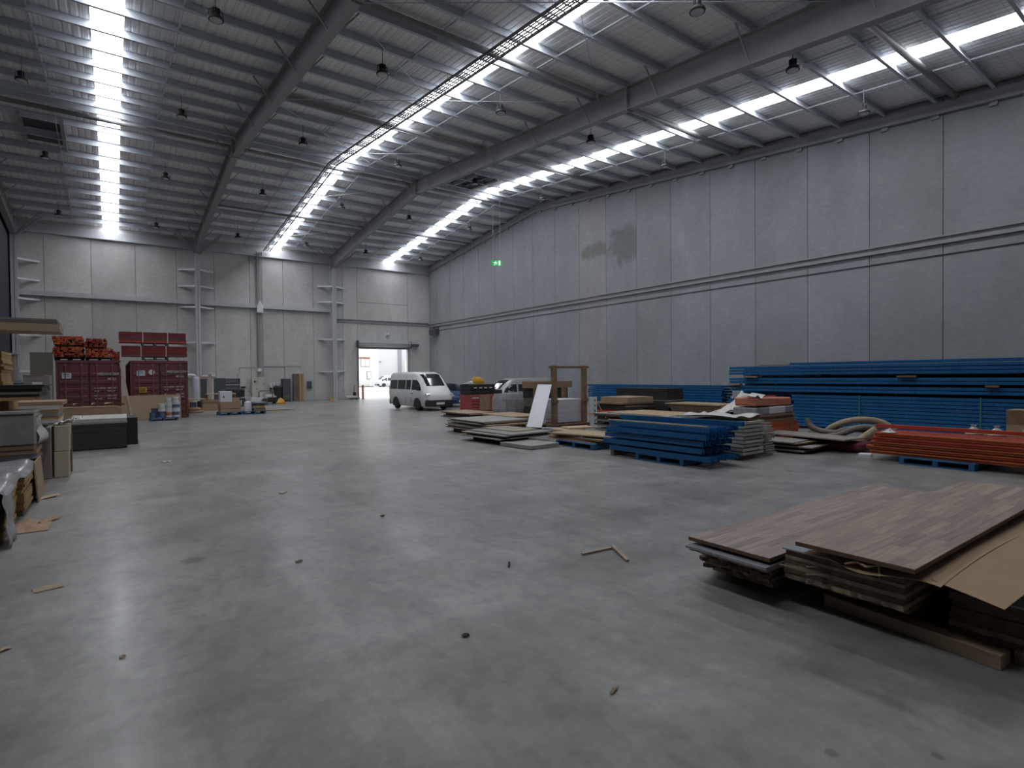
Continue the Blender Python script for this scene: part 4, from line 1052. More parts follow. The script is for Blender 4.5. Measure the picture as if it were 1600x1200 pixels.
stack('ply_stack', 'spread stack of thin grey boards on the blue pallet before the leaning panel', 'boards', (9.75, 13.9, .151), 1.6, 2.1, [(.03, 'ply', -.2, .1), (.03, 'ply_grey', .1), (.035, 'ply', .25, .1), (.03, 'ply_grey', -.1, 0), (.035, 'ply_grey', .15, -.1), (.025, 'ply', .3, .2, 1.0, 1.6)], .06, rot=.12)
pallet((9.7, 14.1, 0), 'blue pallet under the spread stack of thin grey boards', 1.3, 1.2, PI / 2)
o = board('thick_board', 'thick grey door blank sloping from the pallet edge to the floor', 'board', (9.45, 12.3, .012), 1.05, 1.3, .1, 'ply_grey', (math.radians(0), 0, .10), bevel=.004)
board('thin_board', 'thin board lying under the thick door blank', 'board', (9.9, 12.1, 0), 1.0, 1.0, .012, 'tan_brown', (0, 0, -.05))
stack('board_stack', 'dark red brown boards on the low blue pallet beside the blue uprights', 'boards', (10.95, 11.55, .151), 1.3, 2.0, [(.025, 'tan', 0, 0), (.04, 'brown_timber', .1), (.045, 'tan_brown', .12, -.1), (.02, 'white_board', .0, .3, 1.0, 1.4)], .04, rot=.08)
pallet((10.8, 11.3, 0), 'blue pallet beside the far end of the blue uprights', 1.5, 1.2, PI / 2)
o = board('tan_sheet', 'tan board lying askew on the red brown boards', 'board', (11.0, 11.4, .305), 1.15, 2.1, .035, 'tan', (0, 0, .22))
stack('timber_crate_wreck', 'broken pale timber crate behind the tan board', 'crate', (11.75, 13.1, .0), .9, .6, [(.1, 'timber'), (.1, 'brown_timber', .1, .1), (.1, 'timber', -.1, .05), (.06, 'timber', .1, -.1)], .08, rot=.3, part='plank')
# --- hoses
def curve_pts(ctrl, n=8):
    P = [Vector(p) for p in ctrl]; out = []
    for i in range(len(P) - 1):
        p0, p1, p2, p3 = P[max(i - 1, 0)], P[i], P[i + 1], P[min(i + 2, len(P) - 1)]
        for k in range(n):
            t_ = k / n
            out.append(.5 * ((2 * p1) + (p2 - p0) * t_ + (2 * p0 - 5 * p1 + 4 * p2 - p3) * t_ ** 2 + (3 * p1 - p0 - 3 * p2 + p3) * t_ ** 3))
    return out + [P[-1]]
hs = [('grey flexible hose with an upturned end lying before the blue posts', 'hose', .075, [(16.0, 7.86, .68), (16.0, 7.72, .46), (16.0, 7.43, .36), (16.05, 7.1, .34), (16.1, 6.84, .44), (16.4, 6.5, .52)]),
      ('grey flexible hose curving under the upturned hose', 'hose', .08, [(15.95, 7.75, .30), (15.9, 7.43, .22), (15.95, 7.01, .28), (16.1, 6.55, .5), (16.5, 6.2, .5)]),
      ('lowest grey hose looped flat near the tan hose', 'hose', .07, [(16.3, 7.4, .22), (15.9, 7.0, .2), (15.8, 6.6, .2), (16.1, 6.2, .28), (16.6, 6.1, .3)]),
      ('tan flexible hose arching over the grey hoses', 'hose_tan', .085, [(16.2, 7.5, .25), (16.2, 7.2, .50), (16.3, 6.85, .66), (16.5, 6.5, .70), (16.7, 6.2, .62), (16.8, 5.95, .42)])]
for lab, m, r, c in hs:
    pts = curve_pts(c, 14)
    o = obj('flexible_hose', MB().tube(pts, [r * (1 + .06 * (i % 2)) for i in range(len(pts))], 10), M[m], smooth=True); tag(o, lab, 'hose')
o = obj('foam_roll', MB().tube([(15.35, 6.35, .13), (15.75, 6.0, .52)], .10, 14), M['hose_tan'], smooth=False); tag(o, 'tan foam tube standing aslant beside the orange beams', 'tube')
stack('board_stack', 'low stack of brown boards under the hoses', 'boards', (16.25, 7.0, 0), 1.0, 1.7, [(.06, 'brown_timber'), (.05, 'tan_brown'), (.04, 'dark_red', -.1)], .08, rot=.1)
stack('board_stack', 'spread stack of pale boards right of the mesh decks', 'boards', (14.15, 7.45, 0), 1.0, 1.3, [(.05, 'brown_timber', 0, 0, .8, 1.0), (.03, 'ply', -.1), (.06, 'brown_timber', .1, 0, .7, .9), (.035, 'ply', .0, -.15), (.05, 'brown_timber', .1, 0, .7, .9), (.03, 'tan', -.1, .1), (.025, 'ply_grey', -.15, .15)], .04, rot=.1)
board('long_board', 'long thin ply board sagging over the maroon bag', 'board', (14.85, 7.25, .33), .9, 2.4, .03, 'ply', (0, 0, -.12))
o = obj('maroon_bag', MB().loft([[(x * k, y, z * k + .15) for x, z in ((-.3, -.13), (.3, -.13), (.38, 0), (.28, .12), (-.28, .12), (-.38, 0))] for y, k in ((-.95, .55), (-.85, .9), (0, 1), (.85, .9), (.95, .5))]), M['maroon'], loc=(15.15, 6.85, 0), rz=-.1, smooth=True); tag(o, 'maroon padded bag under the sagging ply board', 'bag')
board('white_offcut', 'small white offcut on the floor before the orange beams', 'offcut', (14.5, 5.75, 0), .35, .25, .05, 'white_board', (0, 0, .3))
# ------------------------------------------------------------------ containers
M['cont_red'] = mat('container_red', (0.15, 0.045, 0.045), 0.6, noise=0.18, scale=1.2, rnd=0.08)
M['cont_bar'] = mat('container_lock_bar', (0.22, 0.13, 0.13), 0.5, 0.2)
M['cont_dark'] = mat('container_seal', (0.03, 0.022, 0.025), 0.7)
M['mark_white'] = mat('stencil_white', (0.55, 0.53, 0.52), 0.7)
M['label_white'] = mat('label_white', (0.62, 0.64, 0.66), 0.6)
M['label_blue'] = mat('label_print', (0.25, 0.32, 0.42), 0.6)
M['label_yellow'] = mat('label_yellow', (0.5, 0.34, 0.03), 0.6)
M['pail_white'] = mat('pail_white', (0.66, 0.67, 0.68), 0.45)
M['pail_blue'] = mat('pail_blue_grey', (0.10, 0.16, 0.26), 0.5)
M['pail_orange'] = mat('pail_orange_label', (0.55, 0.20, 0.10), 0.5)
M['cream_board'] = mat('cream_wrapped_panel', (0.47, 0.41, 0.32), 0.7, noise=0.06, scale=3)
M['taupe'] = mat('taupe_panel', (0.25, 0.22, 0.205), 0.7, noise=0.08, scale=3)
M['honey'] = mat('honey_board_edge', (0.40, 0.26, 0.11), 0.75, noise=0.2, scale=6, rnd=0.15)
M['slate'] = mat('slate_panel', (0.075, 0.08, 0.10), 0.6)
M['slate_dk'] = mat('black_panel_core', (0.030, 0.031, 0.036), 0.6)
M['line_grey'] = mat('grey_panel_skin', (0.11, 0.115, 0.125), 0.6)
M['khaki'] = mat('khaki_board', (0.16, 0.145, 0.125), 0.75, noise=0.1, scale=2)

def text(body, size, loc, m, parent, name='lettering', rz=0.0, extrude=0.004, bold=0.0):
    """flat lettering facing -y"""
    cu = D.curves.new(name, 'FONT'); cu.body = body; cu.size = size; cu.extrude = extrude; cu.resolution_u = 2; cu.offset = bold
    cu.materials.append(m)
    tmp = D.objects.new(name, cu); COL.objects.link(tmp)
    dg = bpy.context.evaluated_depsgraph_get(); dg.update()
    me = D.meshes.new_from_object(tmp.evaluated_get(dg)); me.name = name
    D.objects.remove(tmp); D.curves.remove(cu)
    if not me.materials: me.materials.append(m)
    o = D.objects.new(name, me); COL.objects.link(o); o.parent = parent; o.location = loc; o.rotation_euler = (PI / 2, 0, rz)
    return o

def container(label, loc, marks):
    t = thing('shipping_container', label, 'container', loc)
    Wd, Hh, Ln = 2.44, 2.896, 12.19
    mb = MB()
    # corrugated sides and roof
    for s in (-1, 1):
        pts = []; y = .15; k = 0
        while y < Ln - .2:
            pts += [(s * (Wd / 2 - .01), y), (s * (Wd / 2 - .01), y + .1), (s * (Wd / 2 - .045), y + .14), (s * (Wd / 2 - .045), y + .22)]; y += .28
        pts += [(s * (Wd / 2 - .01), Ln - .1), (s * (Wd / 2 - .07), Ln - .1), (s * (Wd / 2 - .07), .15)]
        mb.prism(pts, .15, Hh - .1, 'z')
    obj('side_wall', mb, M['cont_red'], t)
    obj('roof_panel', MB().box(-Wd / 2 + .02, Wd / 2 - .02, .1, Ln - .05, Hh - .09, Hh - .03), M['cont_red'], t)
    obj('end_wall', MB().box(-Wd / 2 + .02, Wd / 2 - .02, Ln - .12, Ln - .05, .1, Hh - .08), M['cont_red'], t)
    fr = MB()
    for s in (-1, 1):
        fr.box(s * Wd / 2 - (.09 if s > 0 else 0), s * Wd / 2 + (.09 if s < 0 else 0), 0, .16, .0, Hh)
        fr.box(s * Wd / 2 - (.06 if s > 0 else 0), s * Wd / 2 + (.06 if s < 0 else 0), .1, Ln, Hh - .12, Hh)
        fr.box(s * Wd / 2 - (.06 if s > 0 else 0), s * Wd / 2 + (.06 if s < 0 else 0), .1, Ln, .0, .16)
    fr.box(-Wd / 2, Wd / 2, 0, .16, Hh - .13, Hh).box(-Wd / 2, Wd / 2, 0, .16, 0, .16)
    obj('frame', fr, M['cont_red'], t)
    for s in (-1, 1):
        for z in (0.0, Hh - .12):
            obj('corner_casting', MB().box(s * Wd / 2 - (.18 if s > 0 else 0), s * Wd / 2 + (.18 if s < 0 else 0), -.012, .17, z, z + .12), M['cont_red'], t, bevel=.015)
    for s in (-1, 1):
        a, b = (-1.12, -.015) if s < 0 else (.015, 1.12)
        d = MB().box(a, b, .03, .07, .17, Hh - .14)
        for z in (.42, .78, 1.14, 1.5, 1.86, 2.22):       # pressed horizontal ribs
            d.prism([(.03, z - .1), (.0, z - .06), (.0, z + .06), (.03, z + .1)], a + .06, b - .06, 'x')
        dd = obj('door', d, M['cont_red'], t)
        obj('seal', MB().box(a - .012, a + .012, .015, .05, .17, Hh - .14).box(b - .012, b + .012, .015, .05, .17, Hh - .14), M['cont_dark'], dd)
        for x in ((a + .27, a + .86) if s > 0 else (b - .86 + .0, b - .27)):
            obj('lock_bar', MB().tube([(x, -.03, .1), (x, -.03, Hh - .1)], .02, 8), M['cont_bar'], dd)
            obj('bar_keeper', MB().box(x - .05, x + .05, -.05, .03, .16, .24).box(x - .05, x + .05, -.05, .03, Hh - .26, Hh - .18).box(x - .04, x + .04, -.05, .03, 1.4, 1.46), M['cont_bar'], dd)
            obj('bar_handle', MB().box(x, x + .3, -.06, -.035, 1.02, 1.06), M['cont_bar'], dd)
    for kind, x, z, a in marks:
        if kind == 'label':
            o = obj('placard', MB().box(x - .17, x + .17, -.016, -.004, z - .13, z + .13), M['label_white'], t)
            obj('print', MB().box(x - .14, x + .1, -.02, -.016, z + .02, z + .09).box(x - .14, x + .12, -.02, -.016, z - .05, z - .02), M['label_blue'], o)
        elif kind == 'yellow':
            o = obj('placard', MB().box(x - .17, x + .17, -.016, -.004, z - .13, z + .13), M['label_yellow'], t)
            obj('print', MB().box(x - .1, x + .1, -.02, -.016, z - .06, z - .02).box(x - .1, x + .1, -.02, -.016, z + .03, z + .07), M['cont_dark'], o)
        elif kind == 'round':
            obj('round_placard', MB().lathe([(.13, -.016), (.13, -.004)], (x, 0, z), 20, 'y'), M['label_white'], t)
        else:
            text(kind, a, (x, -.012, z), M['mark_white'], t, bold=.004)
    return t
CY0 = 32.7
small = [('MAX. GROSS', .18, 1.56, .075), ('32,500 KG', .68, 1.56, .075), ('TARE', .18, 1.42, .075), ('3,890 KG', .68, 1.42, .075), ('NET', .18, 1.2, .075), ('28,610 KG', .68, 1.2, .075), ('CU. CAP.', .18, 1.06, .075), ('76.3 CU.M', .68, 1.06, .075)]
container('dark red shipping container with a round white sticker, behind the leaning board', (1.9, CY0, 0), [('label', -.78, 2.28, 0), ('round', -.34, 2.33, 0), ('yellow', -.72, 1.45, 0), ('MEDU', .3, 2.30, .16), ('445274 0', .66, 2.30, .16), ('45G1', .68, 2.06, .16)] + small)
container('dark red shipping container with one pale placard, under the two orange beam piles', (-.9, CY0, 0), [('label', -.83, 2.18, 0), ('MEDU', .3, 2.20, .16), ('847209 3', .66, 2.20, .16), ('45G1', .68, 1.96, .16)] + small)
CT = 2.897
# beam packs on the containers
def beam_pack(label, loc, nx, nz, L, axis, mats, jit, sec=(.13, .075), group=None):
    t = thing('beam_pack', label, 'beams', loc, 0, group)
    ms = {m: (MB().box(-L / 2, L / 2, -sec[0] / 2, sec[0] / 2, 0, sec[1] - .006) if axis == 'x' else MB().box(-sec[0] / 2, sec[0] / 2, -L / 2, L / 2, 0, sec[1] - .006)).mesh('beam', M[m]) for m in set(mats)}
    for r in range(nz):
        for c in range(nx):
            p = (c - (nx - 1) / 2) * (sec[0] + .004)
            j = R_.uniform(-jit, jit); k = R_.uniform(-jit, jit) * .35
            obj('beam', ms[R_.choice(mats)], None, t, loc=(j, p, r * sec[1]) if axis == 'x' else (p + k, j, r * sec[1]))
    return t
mr = ['dark_red', 'dark_red', 'cont_red']
for x in (1.4, 2.35): board('timber_bearer', '%s timber bearer between the container roof and the dark red beams' % ('first' if x < 2 else 'second'), 'timber', (x, 33.4, CT), .1, 1.2, .06, 'timber', group='bearers on the container roof')
pallet((1.75, 33.4, CT + .06), 'grey pallet under the lower dark red beam pack', 1.1, 1.0, m='slate')
t = beam_pack('lower pack of long dark red beams on the container', (1.75, 33.4, CT + .212), 8, 5, 2.75, 'x', mr, .02, (.125, .105))
for x in (-.6, .45): obj('strap', MB().box(x - .02, x + .02, -.525, -.518, 0, .53), M['strap_white'], t)
pallet((1.75, 33.4, CT + .742), 'grey pallet between the two dark red beam packs', 1.15, 1.0, m='slate')
t = beam_pack('upper pack of long dark red beams, topmost of the red beam pile', (1.68, 33.4, CT + .895), 8, 5, 2.8, 'x', mr + ['orange_dk'], .025, (.125, .105))
for x in (-.45, .6): obj('strap', MB().box(x - .02, x + .02, -.525, -.518, 0, .53), M['strap_white'], t)
mo = ['orange', 'orange_dk', 'orange']
for cx, n, lab, hi, dx in ((-1.66, 8, 'beside the projecting board pack', 5, 0), (-.52, 8, 'beside the dark red beam packs', 5, -.12)):
    pallet((cx, 34.2, CT), 'dark blue pallet under the orange beam pile %s' % lab, 1.05, 2.2)
    beam_pack('lower orange beam pile seen end on, %s' % lab, (cx, 34.0, CT + .151), n, 6 if cx < -1 else 5, 2.5, 'y', mo, .12, (.13, .08))
    z = CT + .151 + (6 if cx < -1 else 5) * .08
    for y in (33.2, 34.6): board('timber_bearer', '%s timber bearer between the orange beam layers %s' % ('near' if y < 34 else 'far', lab), 'timber', (cx, y, z), 1.0, .09, .09, 'timber', group='bearers in the orange beam piles')
    beam_pack('upper orange beam pile seen end on, %s' % lab, (cx + dx, 34.0, z + .091), n - (0 if cx < -1 else 2), hi, 2.5, 'y', mo if cx < -1 else ['dark_red', 'orange_dk'], .12, (.13, .08))
beam_pack('small orange beam pile beside the dark red packs', (.18 - .02, 34.9, CT + .0), 2, 6, 2.2, 'y', mo, .05, (.13, .08))
# MDF sheet, leaning timber, paint pails
o = board('mdf_sheet', 'raw tan board sheet leaning against the container doors', 'board', (1.53, 32.15, .0), 2.42, .018, 1.22, 'mdf', (math.radians(-12), 0, 0))
o = obj('leaning_timber', MB().box(-.045, .045, -.022, .022, 0, 2.87), M['timber']); o.location = (.73, 31.75, 0); o.rotation_euler = (math.radians(-10), math.radians(-8.7), 0)
tag(o, 'long pale timber leaning against the gap between the containers', 'timber')
pallet((1.95, 31.45, 0), 'blue pallet under the paint pails', 1.16, .9)
def pail(loc, r, h, m, lab, band=None):
    t = thing('paint_pail', lab, 'pail', loc, 0, 'paint pails on the blue pallet')
    obj('drum', MB().lathe([(r * .88, 0), (r * .97, h * .85), (r, h * .86), (r, h * .9)], n=16), M[m], t)
    obj('lid', MB().lathe([(r * 1.04, h * .9), (r * 1.04, h), (r * .95, h), (r * .93, h * .97)], n=16), M['pail_white'] if m != 'pail_blue' else M['slate'], t)
    if band: obj('label_band', MB().lathe([(r * .93, h * .25), (r * .975, h * .7)], n=16), M[band], t)
    obj('handle', MB().tube([(-r, 0, h * .8), (-r * .8, -r * .75, h * .55), (0, -r * 1.05, h * .45), (r * .8, -r * .75, h * .55), (r, 0, h * .8)], .006, 5), M['rod'], t)
pail((1.50, 31.3, .151), .13, .24, 'pail_blue', 'low blue grey pail at the outer end of the paint pallet')
pail((1.62, 31.62, .151), .16, .42, 'pail_blue', 'taller blue grey pail behind the low pail')
pail((1.87, 31.3, .151), .16, .28, 'pail_blue', 'blue grey pail supporting a white pail')
pail((1.87, 31.3, .432), .17, .37, 'pail_white', 'white pail stacked on the blue grey pail')
pail((2.17, 31.3, .151), .155, .34, 'pail_white', 'white pail with orange label at the bottom of the paint stack', 'pail_orange')
pail((2.17, 31.3, .492), .15, .30, 'pail_white', 'white pail in the middle of the stack above the orange label')
pail((2.15, 31.3, .793), .145, .27, 'pail_white', 'topmost white pail of the stack above the orange label')
pail((2.46, 31.3, .151), .16, .36, 'pail_white', 'white and blue pail at the bottom of the end stack', 'pail_blue')
pail((2.46, 31.3, .512), .165, .35, 'pail_white', 'white pail with grey band, middle of the end stack', 'pail_blue')
pail((2.44, 31.3, .863), .145, .25, 'pail_white', 'topmost white pail of the end stack')
# ------------------------------------------------------------------ left row of stacks
lc = thing('long_carton', 'long brown carton lying before the containers', 'carton', (-.72, 28.9, 0))
obj('box', MB().box(-1.0, 1.0, -.55, .55, 0, .84), M['carton'], lc, bevel=.01)
obj('lid_sheet', MB().box(-1.03, .85, -.56, .56, .842, .87), M['tan'], lc)
obj('tape', MB().box(.78, .86, -.556, -.55, .02, .84), M['tan'], lc)
for x, y, w_, m in ((-.55, 29.0, .4, 'tan'), (.05, 29.1, .7, 'carton'), (-1.2, 29.1, .3, 'timber')):
    o = obj('carton_flap', sheet_mesh(1, 1, 5, 5, lambda u, v: ((u - .5) * w_, (v - .5) * .4, .07 * math.sin(3 * u + 2 * v) + .07)), M[m], loc=(x, y, .873)); tag(o, {'tan': 'torn tan paper on the long brown carton', 'carton': 'open carton flap on the long brown carton', 'timber': 'pale torn paper at the end of the long brown carton'}[m], 'paper')
t = stack('dark_panel_stack', 'stack of black edged panels with pale sheets on top before the long carton', 'panels', (-.35, 20.75, .02), 1.3, 2.3, [(.034, 'slate_dk'), (.012, 'line_grey', -.006, -.006)] * 15 + [(.022, 'black_board')], .008)
board('timber_bearer', 'bearer under the near edge of the black edged panels', 'timber', (-.35, 19.75, 0), 1.2, .1, .018, 'brown_timber'); board('timber_bearer', 'bearer under the far edge of the black edged panels', 'timber', (-.35, 21.7, 0), 1.2, .1, .018, 'brown_timber')
board('pale_sheet', 'lower pale sheet lying on the black edged panels', 'sheet', (-.35, 20.7, .732), 1.3, 2.2, .05, 'ply_grey', (0, 0, .02)); board('pale_sheet', 'upper pale sheet lying on the black edged panels', 'sheet', (-.32, 20.8, .783), 1.28, 2.2, .09, 'grey_frame', (0, 0, -.01))
board('dark_slab', 'short dark panel block behind the black edged panels', 'panel', (.45, 21.2, 0), .28, 1.4, .82, 'black_board')
o = obj('plastic_film', sheet_mesh(1, 1, 10, 10, lambda u, v: (-1.25 + u * .5, 20.0 + v * .9, .90 - .5 * max(0, .55 - u) + .05 * math.sin(9 * v + 4 * u))), M['film'], smooth=True); tag(o, 'clear plastic film hanging off the end of the pale sheets', 'plastic film')
# upright wrapped panels
o = thing('wrapped_slab', 'taupe wrapped panel standing on end, beside the cream one', 'panel', (-1.13, 14.75, 0)); obj('panel', MB().box(-.11, .10, -.3, .4, 0, 1.04), M['taupe'], o, bevel=.012); obj('cap', MB().box(-.1, .02, -.28, .2, 1.04, 1.1), M['black'], o, bevel=.01)
o = thing('wrapped_slab', 'cream wrapped panel pack standing on end by the aisle', 'panel', (-.88, 14.85, 0)); obj('panel', MB().box(-.12, .12, -.3, .35, .0, .53), M['cream_board'], o, bevel=.012); obj('panel', MB().box(-.11, .135, -.3, .35, .535, 1.06), M['cream_board'], o, bevel=.012); obj('edge_strip', MB().box(.125, .15, .1, .3, .05, .85), M['brown_timber'], o)
o = obj('plastic_film', sheet_mesh(1, 1, 8, 6, lambda u, v: (-1.03 + u * .35, 14.6 + v * .5, 1.07 + .14 * u * abs(math.sin(3 * v + 1)) + .02 * math.sin(20 * u))), M['film'], smooth=True); tag(o, 'clear film bunched on top of the cream upright panel pack', 'plastic film')
stack('honey_board_stack', 'stack of honey coloured boards beyond the upright panels', 'boards', (-1.5, 17.4, 0), .9, 1.6, [(.08, 'brown_timber')] + [(.058, 'honey')] * 15 + [(.05, 'cream_board')] + [(.09, 'film'), (.06, 'honey'), (.1, 'ply_grey'), (.06, 'honey'), (.1, 'film'), (.09, 'carton', .1)], .02)
# tall honey stack with black pack across it
TX, TY = -2.4, 15.2
stack('honey_board_stack', 'lower stack of thick honey coloured boards under the black board pack', 'boards', (TX, TY, 0), 1.45, 1.3, [(.1, 'brown_timber')] + [(.095, 'honey')] * 16, .02)
stack('black_board_pack', 'black board pack lying across the honey stacks', 'boards', (-2.05, 14.5, 1.622), 1.85, 1.6, [(.06, 'honey', -.05), (.05, 'black_board', -.02), (.05, 'khaki', 0), (.05, 'black_board', .03), (.05, 'black_board', 0), (.03, 'black_board', .05)], .03, rot=.01)
stack('honey_board_stack', 'upper stack of thick honey coloured boards on the black board pack', 'boards', (TX - .05, TY + .0, 1.913), 1.4, 1.3, [(.06, 'honey')] * 11, .03)
# projecting board pack carried by a hidden tall stack further out of frame
stack('tall_board_stack', 'tall stack of boards carrying the long projecting board pack', 'boards', (-3.75, 13.7, 0), 1.1, 1.8, [(.1, 'brown_timber')] + [(.17, 'honey')] * 16 + [(.085, 'khaki')], .02)
pk = thing('projecting_board_pack', 'long tan board pack projecting high over the left stacks', 'boards', (-2.6, 14.0, 2.91))
obj('board', MB().box(-1.75, 1.80, -.5, .5, 0, .14), M['mdf'], pk); obj('board', MB().box(-1.78, 1.77, -.5, .5, .142, .20), M['khaki'], pk); obj('board', MB().box(-1.78, 1.75, -.5, .5, .202, .235), M['taupe'], pk)
# grey film box on boards in front of the tall stack
stack('brown_board_stack', 'low stack of brown boards under the grey film wrapped box', 'boards', (-1.75, 13.97, 0), 1.1, 1.05, [(.1, 'brown_timber')] + [(.06, 'honey')] * 9 + [(.08, 'carton'), (.07, 'tan_brown')], .03)
gb = thing('film_wrapped_box', 'grey film wrapped box with a white lid on the brown boards', 'box', (-1.55, 13.9, .792))
obj('box', MB().box(-.4, .38, -.45, .45, 0, .58), M['grey_film'], gb, bevel=.03); obj('lid', MB().box(-.43, .36, -.48, .48, .582, .64), M['grey_frame'], gb, bevel=.01)
o = obj('side_film', sheet_mesh(1, 1, 6, 8, lambda u, v: (.385 + .04 * math.sin(7 * v) + .09 * u * (1 - v), -.4 + u * .8, .02 + v * .52)), M['film'], gb, smooth=True)
# near wrapped stacks along the aisle
t = stack('wrapped_board_stack', 'nearest honey board stack with torn grey film over it', 'boards', (-1.75, 9.55, 0), 1.25, 1.5, [(.1, 'brown_timber')] + [(.05, 'honey')] * 11, .015)
o = obj('plastic_film', sheet_mesh(1, 1, 16, 24, lambda u, v: (-2.4 + u * 1.36 + .03 * math.sin(11 * v) * u, 8.72 + v * 3.2, .705 + .02 * math.sin(7 * u + 6 * v) + .018 * math.sin(23 * v + 4 * u) - (.07 if u > .95 else 0))), M['grey_film'], smooth=True); tag(o, 'sheet of grey plastic film spread over the near honey stacks', 'plastic film')
obj('film_skirt', sheet_mesh(1, 1, 12, 10, lambda u, v: (.665 + .02 * math.sin(9 * u + 2 * v) * (1 - v) + .012 * math.sin(14 * v) + .05 * (1 - v), -.78 + u * .9 * (.6 + .4 * v), .02 + v * .67)), M['grey_film'], t, smooth=True)
obj('film_front', sheet_mesh(1, 1, 10, 8, lambda u, v: (-.6 + u * 1.25, -.84 - .05 * math.sin(8 * u) * (1 - v) - .04 * math.sin(5 * v), .02 + v * .65)), M['grey_film'], t, smooth=True)
stack('black_board_stack', 'narrow black board pack between the near honey stacks', 'boards', (-1.8, 10.55, 0), 1.2, .42, [(.08, 'brown_timber')] + [(.045, 'black_board')] * 12, .01)
t = stack('honey_board_stack', 'honey board stack with saw toothed edges behind the torn film', 'boards', (-1.72, 11.55, 0), 1.25, 1.5, [(.08, 'brown_timber')] + [(.043, 'honey')] * 13, .025)
stack('honey_board_stack', 'honey boards beside the foot of the upright panels', 'boards', (-1.72, 12.9, 0), 1.2, .85, [(.08, 'brown_timber')] + [(.05, 'honey')] * 10 + [(.08, 'black_board', .05, -.05)], .03)
o = board('leaning_tan_sheet', 'tan sheet leaning on the side of the honey stacks', 'sheet', (-1.02, 12.3, 0), .02, 1.0, .66, 'tan', (0, math.radians(-4), 0))
for k, (x, y, rz, lab) in enumerate(((-.95, 12.2, .5, 'pale timber offcut on the floor at the foot of the honey stacks'), (-.8, 10.2, .9, 'torn carton scrap on the floor beside the near honey stack'))):
    o = obj('floor_scrap', sheet_mesh(1, 1, 4, 4, lambda u, v: ((u - .5) * .32, (v - .5) * .2, .005 + .03 * u + .02 * math.sin(5 * v))), M['timber' if k == 0 else 'carton'], loc=(x, y, 0), rz=rz); tag(o, lab, 'scrap')
o = obj('floor_rag', sheet_mesh(1, 1, 8, 8, lambda u, v: ((u - .5) * .5, (v - .5) * .7, .006 + .06 * abs(math.sin(6 * u + 2 * v) * math.sin(5 * v)) * (1 - abs(2 * u - 1)))), M['carton'], loc=(-.98, 9.9, 0)); tag(o, 'crumpled brown paper at the foot of the near honey stack', 'paper')
# dim goods beyond the left row
stack('khaki_board_stack', 'low stack of dark boards carrying the taupe carton', 'boards', (-2.05, 24.5, 0), 1.2, 1.4, [(.25, 'slate'), (.25, 'khaki'), (.25, 'black_board'), (.2, 'khaki'), (.1, 'film', .1, -.1, 1.0, 1.2), (.08, 'black_board'), (.08, 'ply_grey', -.1), (.06, 'black_board', .1)], .05)
cb = thing('taupe_carton', 'taupe carton with a pale label on the dark boards', 'carton', (-2.05, 24.5, 1.272)); obj('box', MB().box(-.34, .34, -.4, .4, 0, .87), M['taupe'], cb, bevel=.015); obj('label', MB().box(-.12, .14, -.408, -.402, .52, .66), M['label_white'], cb); obj('lid', MB().box(-.35, .2, -.41, .41, .872, .89), M['tan'], cb)
sp_ = thing('grey_panel_screen', 'large dark khaki panel standing behind the taupe carton', 'panel', (-2.75, 31.6, 0)); obj('panel', MB().box(-.15, .62, -.04, .04, 0, 3.2), M['khaki'], sp_); obj('foot', MB().box(-.1, .55, -.4, .4, 0, .05), M['khaki'], sp_)
for x in (-.12, .58): obj('brace', MB().tube([(x, .35, .05), (x, .05, 1.6)], .03, 6), M['khaki'], sp_)
mc = thing('grey_machine', 'tall grey machine cabinet with a pale gauge beside the honey stack', 'machine', (-3.55, 31.0, 0)); obj('cabinet', MB().box(-.3, .28, -.35, .35, 0, 3.05), M['taupe'], mc, bevel=.03); obj('cap', MB().box(-.35, .36, -.4, .4, 3.05, 3.13), M['grey_film'], mc, bevel=.01); obj('gauge', MB().box(-.2, -.1, -.37, -.35, 2.3, 2.75), M['label_white'], mc)
mc = thing('motor_unit', 'grey motor and valve unit on a steel frame beside the taupe carton', 'machine', (-3.1, 27.6, 0))
obj('frame', MB().box(-.5, .5, -.4, .4, 1.0, 1.06).box(-.5, -.44, -.4, -.34, 0, 1.0).box(.44, .5, -.4, -.34, 0, 1.0).box(-.5, -.44, .34, .4, 0, 1.0).box(.44, .5, .34, .4, 0, 1.0), M['khaki'], mc)
obj('motor', MB().lathe([(.15, -.35), (.24, -.3), (.24, .3), (.15, .35)], (-.1, 0, 1.3), 16, 'x'), M['grey_film'], mc); obj('drum', MB().lathe([(.3, 1.06), (.3, 1.9), (.1, 2.0)], (.3, .1, 0), 14), M['slate'], mc)
obj('valve_block', MB().box(-.35, .1, -.2, .1, 1.55, 1.95), M['grey_film'], mc, bevel=.04)

# ------------------------------------------------------------------ goods against the back wall
pallet((5.15, 33.6, 0), 'blue pallet under the carton stack and white carton', 1.16, 1.16)
stack('carton_stack', 'stack of brown carton boards on the blue pallet beside the containers', 'cartons', (5.13, 33.6, .151), .98, 1.0, [(.05, 'tan'), (.13, 'tan'), (.02, 'brown_timber'), (.14, 'carton'), (.02, 'tan'), (.2, 'carton')], .02, part='carton_board')
o = thing('white_carton', 'white carton standing on the brown carton stack', 'carton', (4.93, 33.45, .712)); obj('box', MB().box(-.29, .29, -.3, .3, 0, .57), M['white_board'], o, bevel=.01); obj('mark', MB().box(-.16, -.09, -.306, -.3, .22, .34), M['slate'], o)
board('carton_flap', 'open tan carton flap beside the white carton', 'carton', (5.43, 33.6, .712), .35, .6, .18, 'tan', (0, 0, .05))
pallet((6.35, 33.6, 0), 'blue pallet under the film wrapped bundle and dark sacks', 1.1, 1.1)
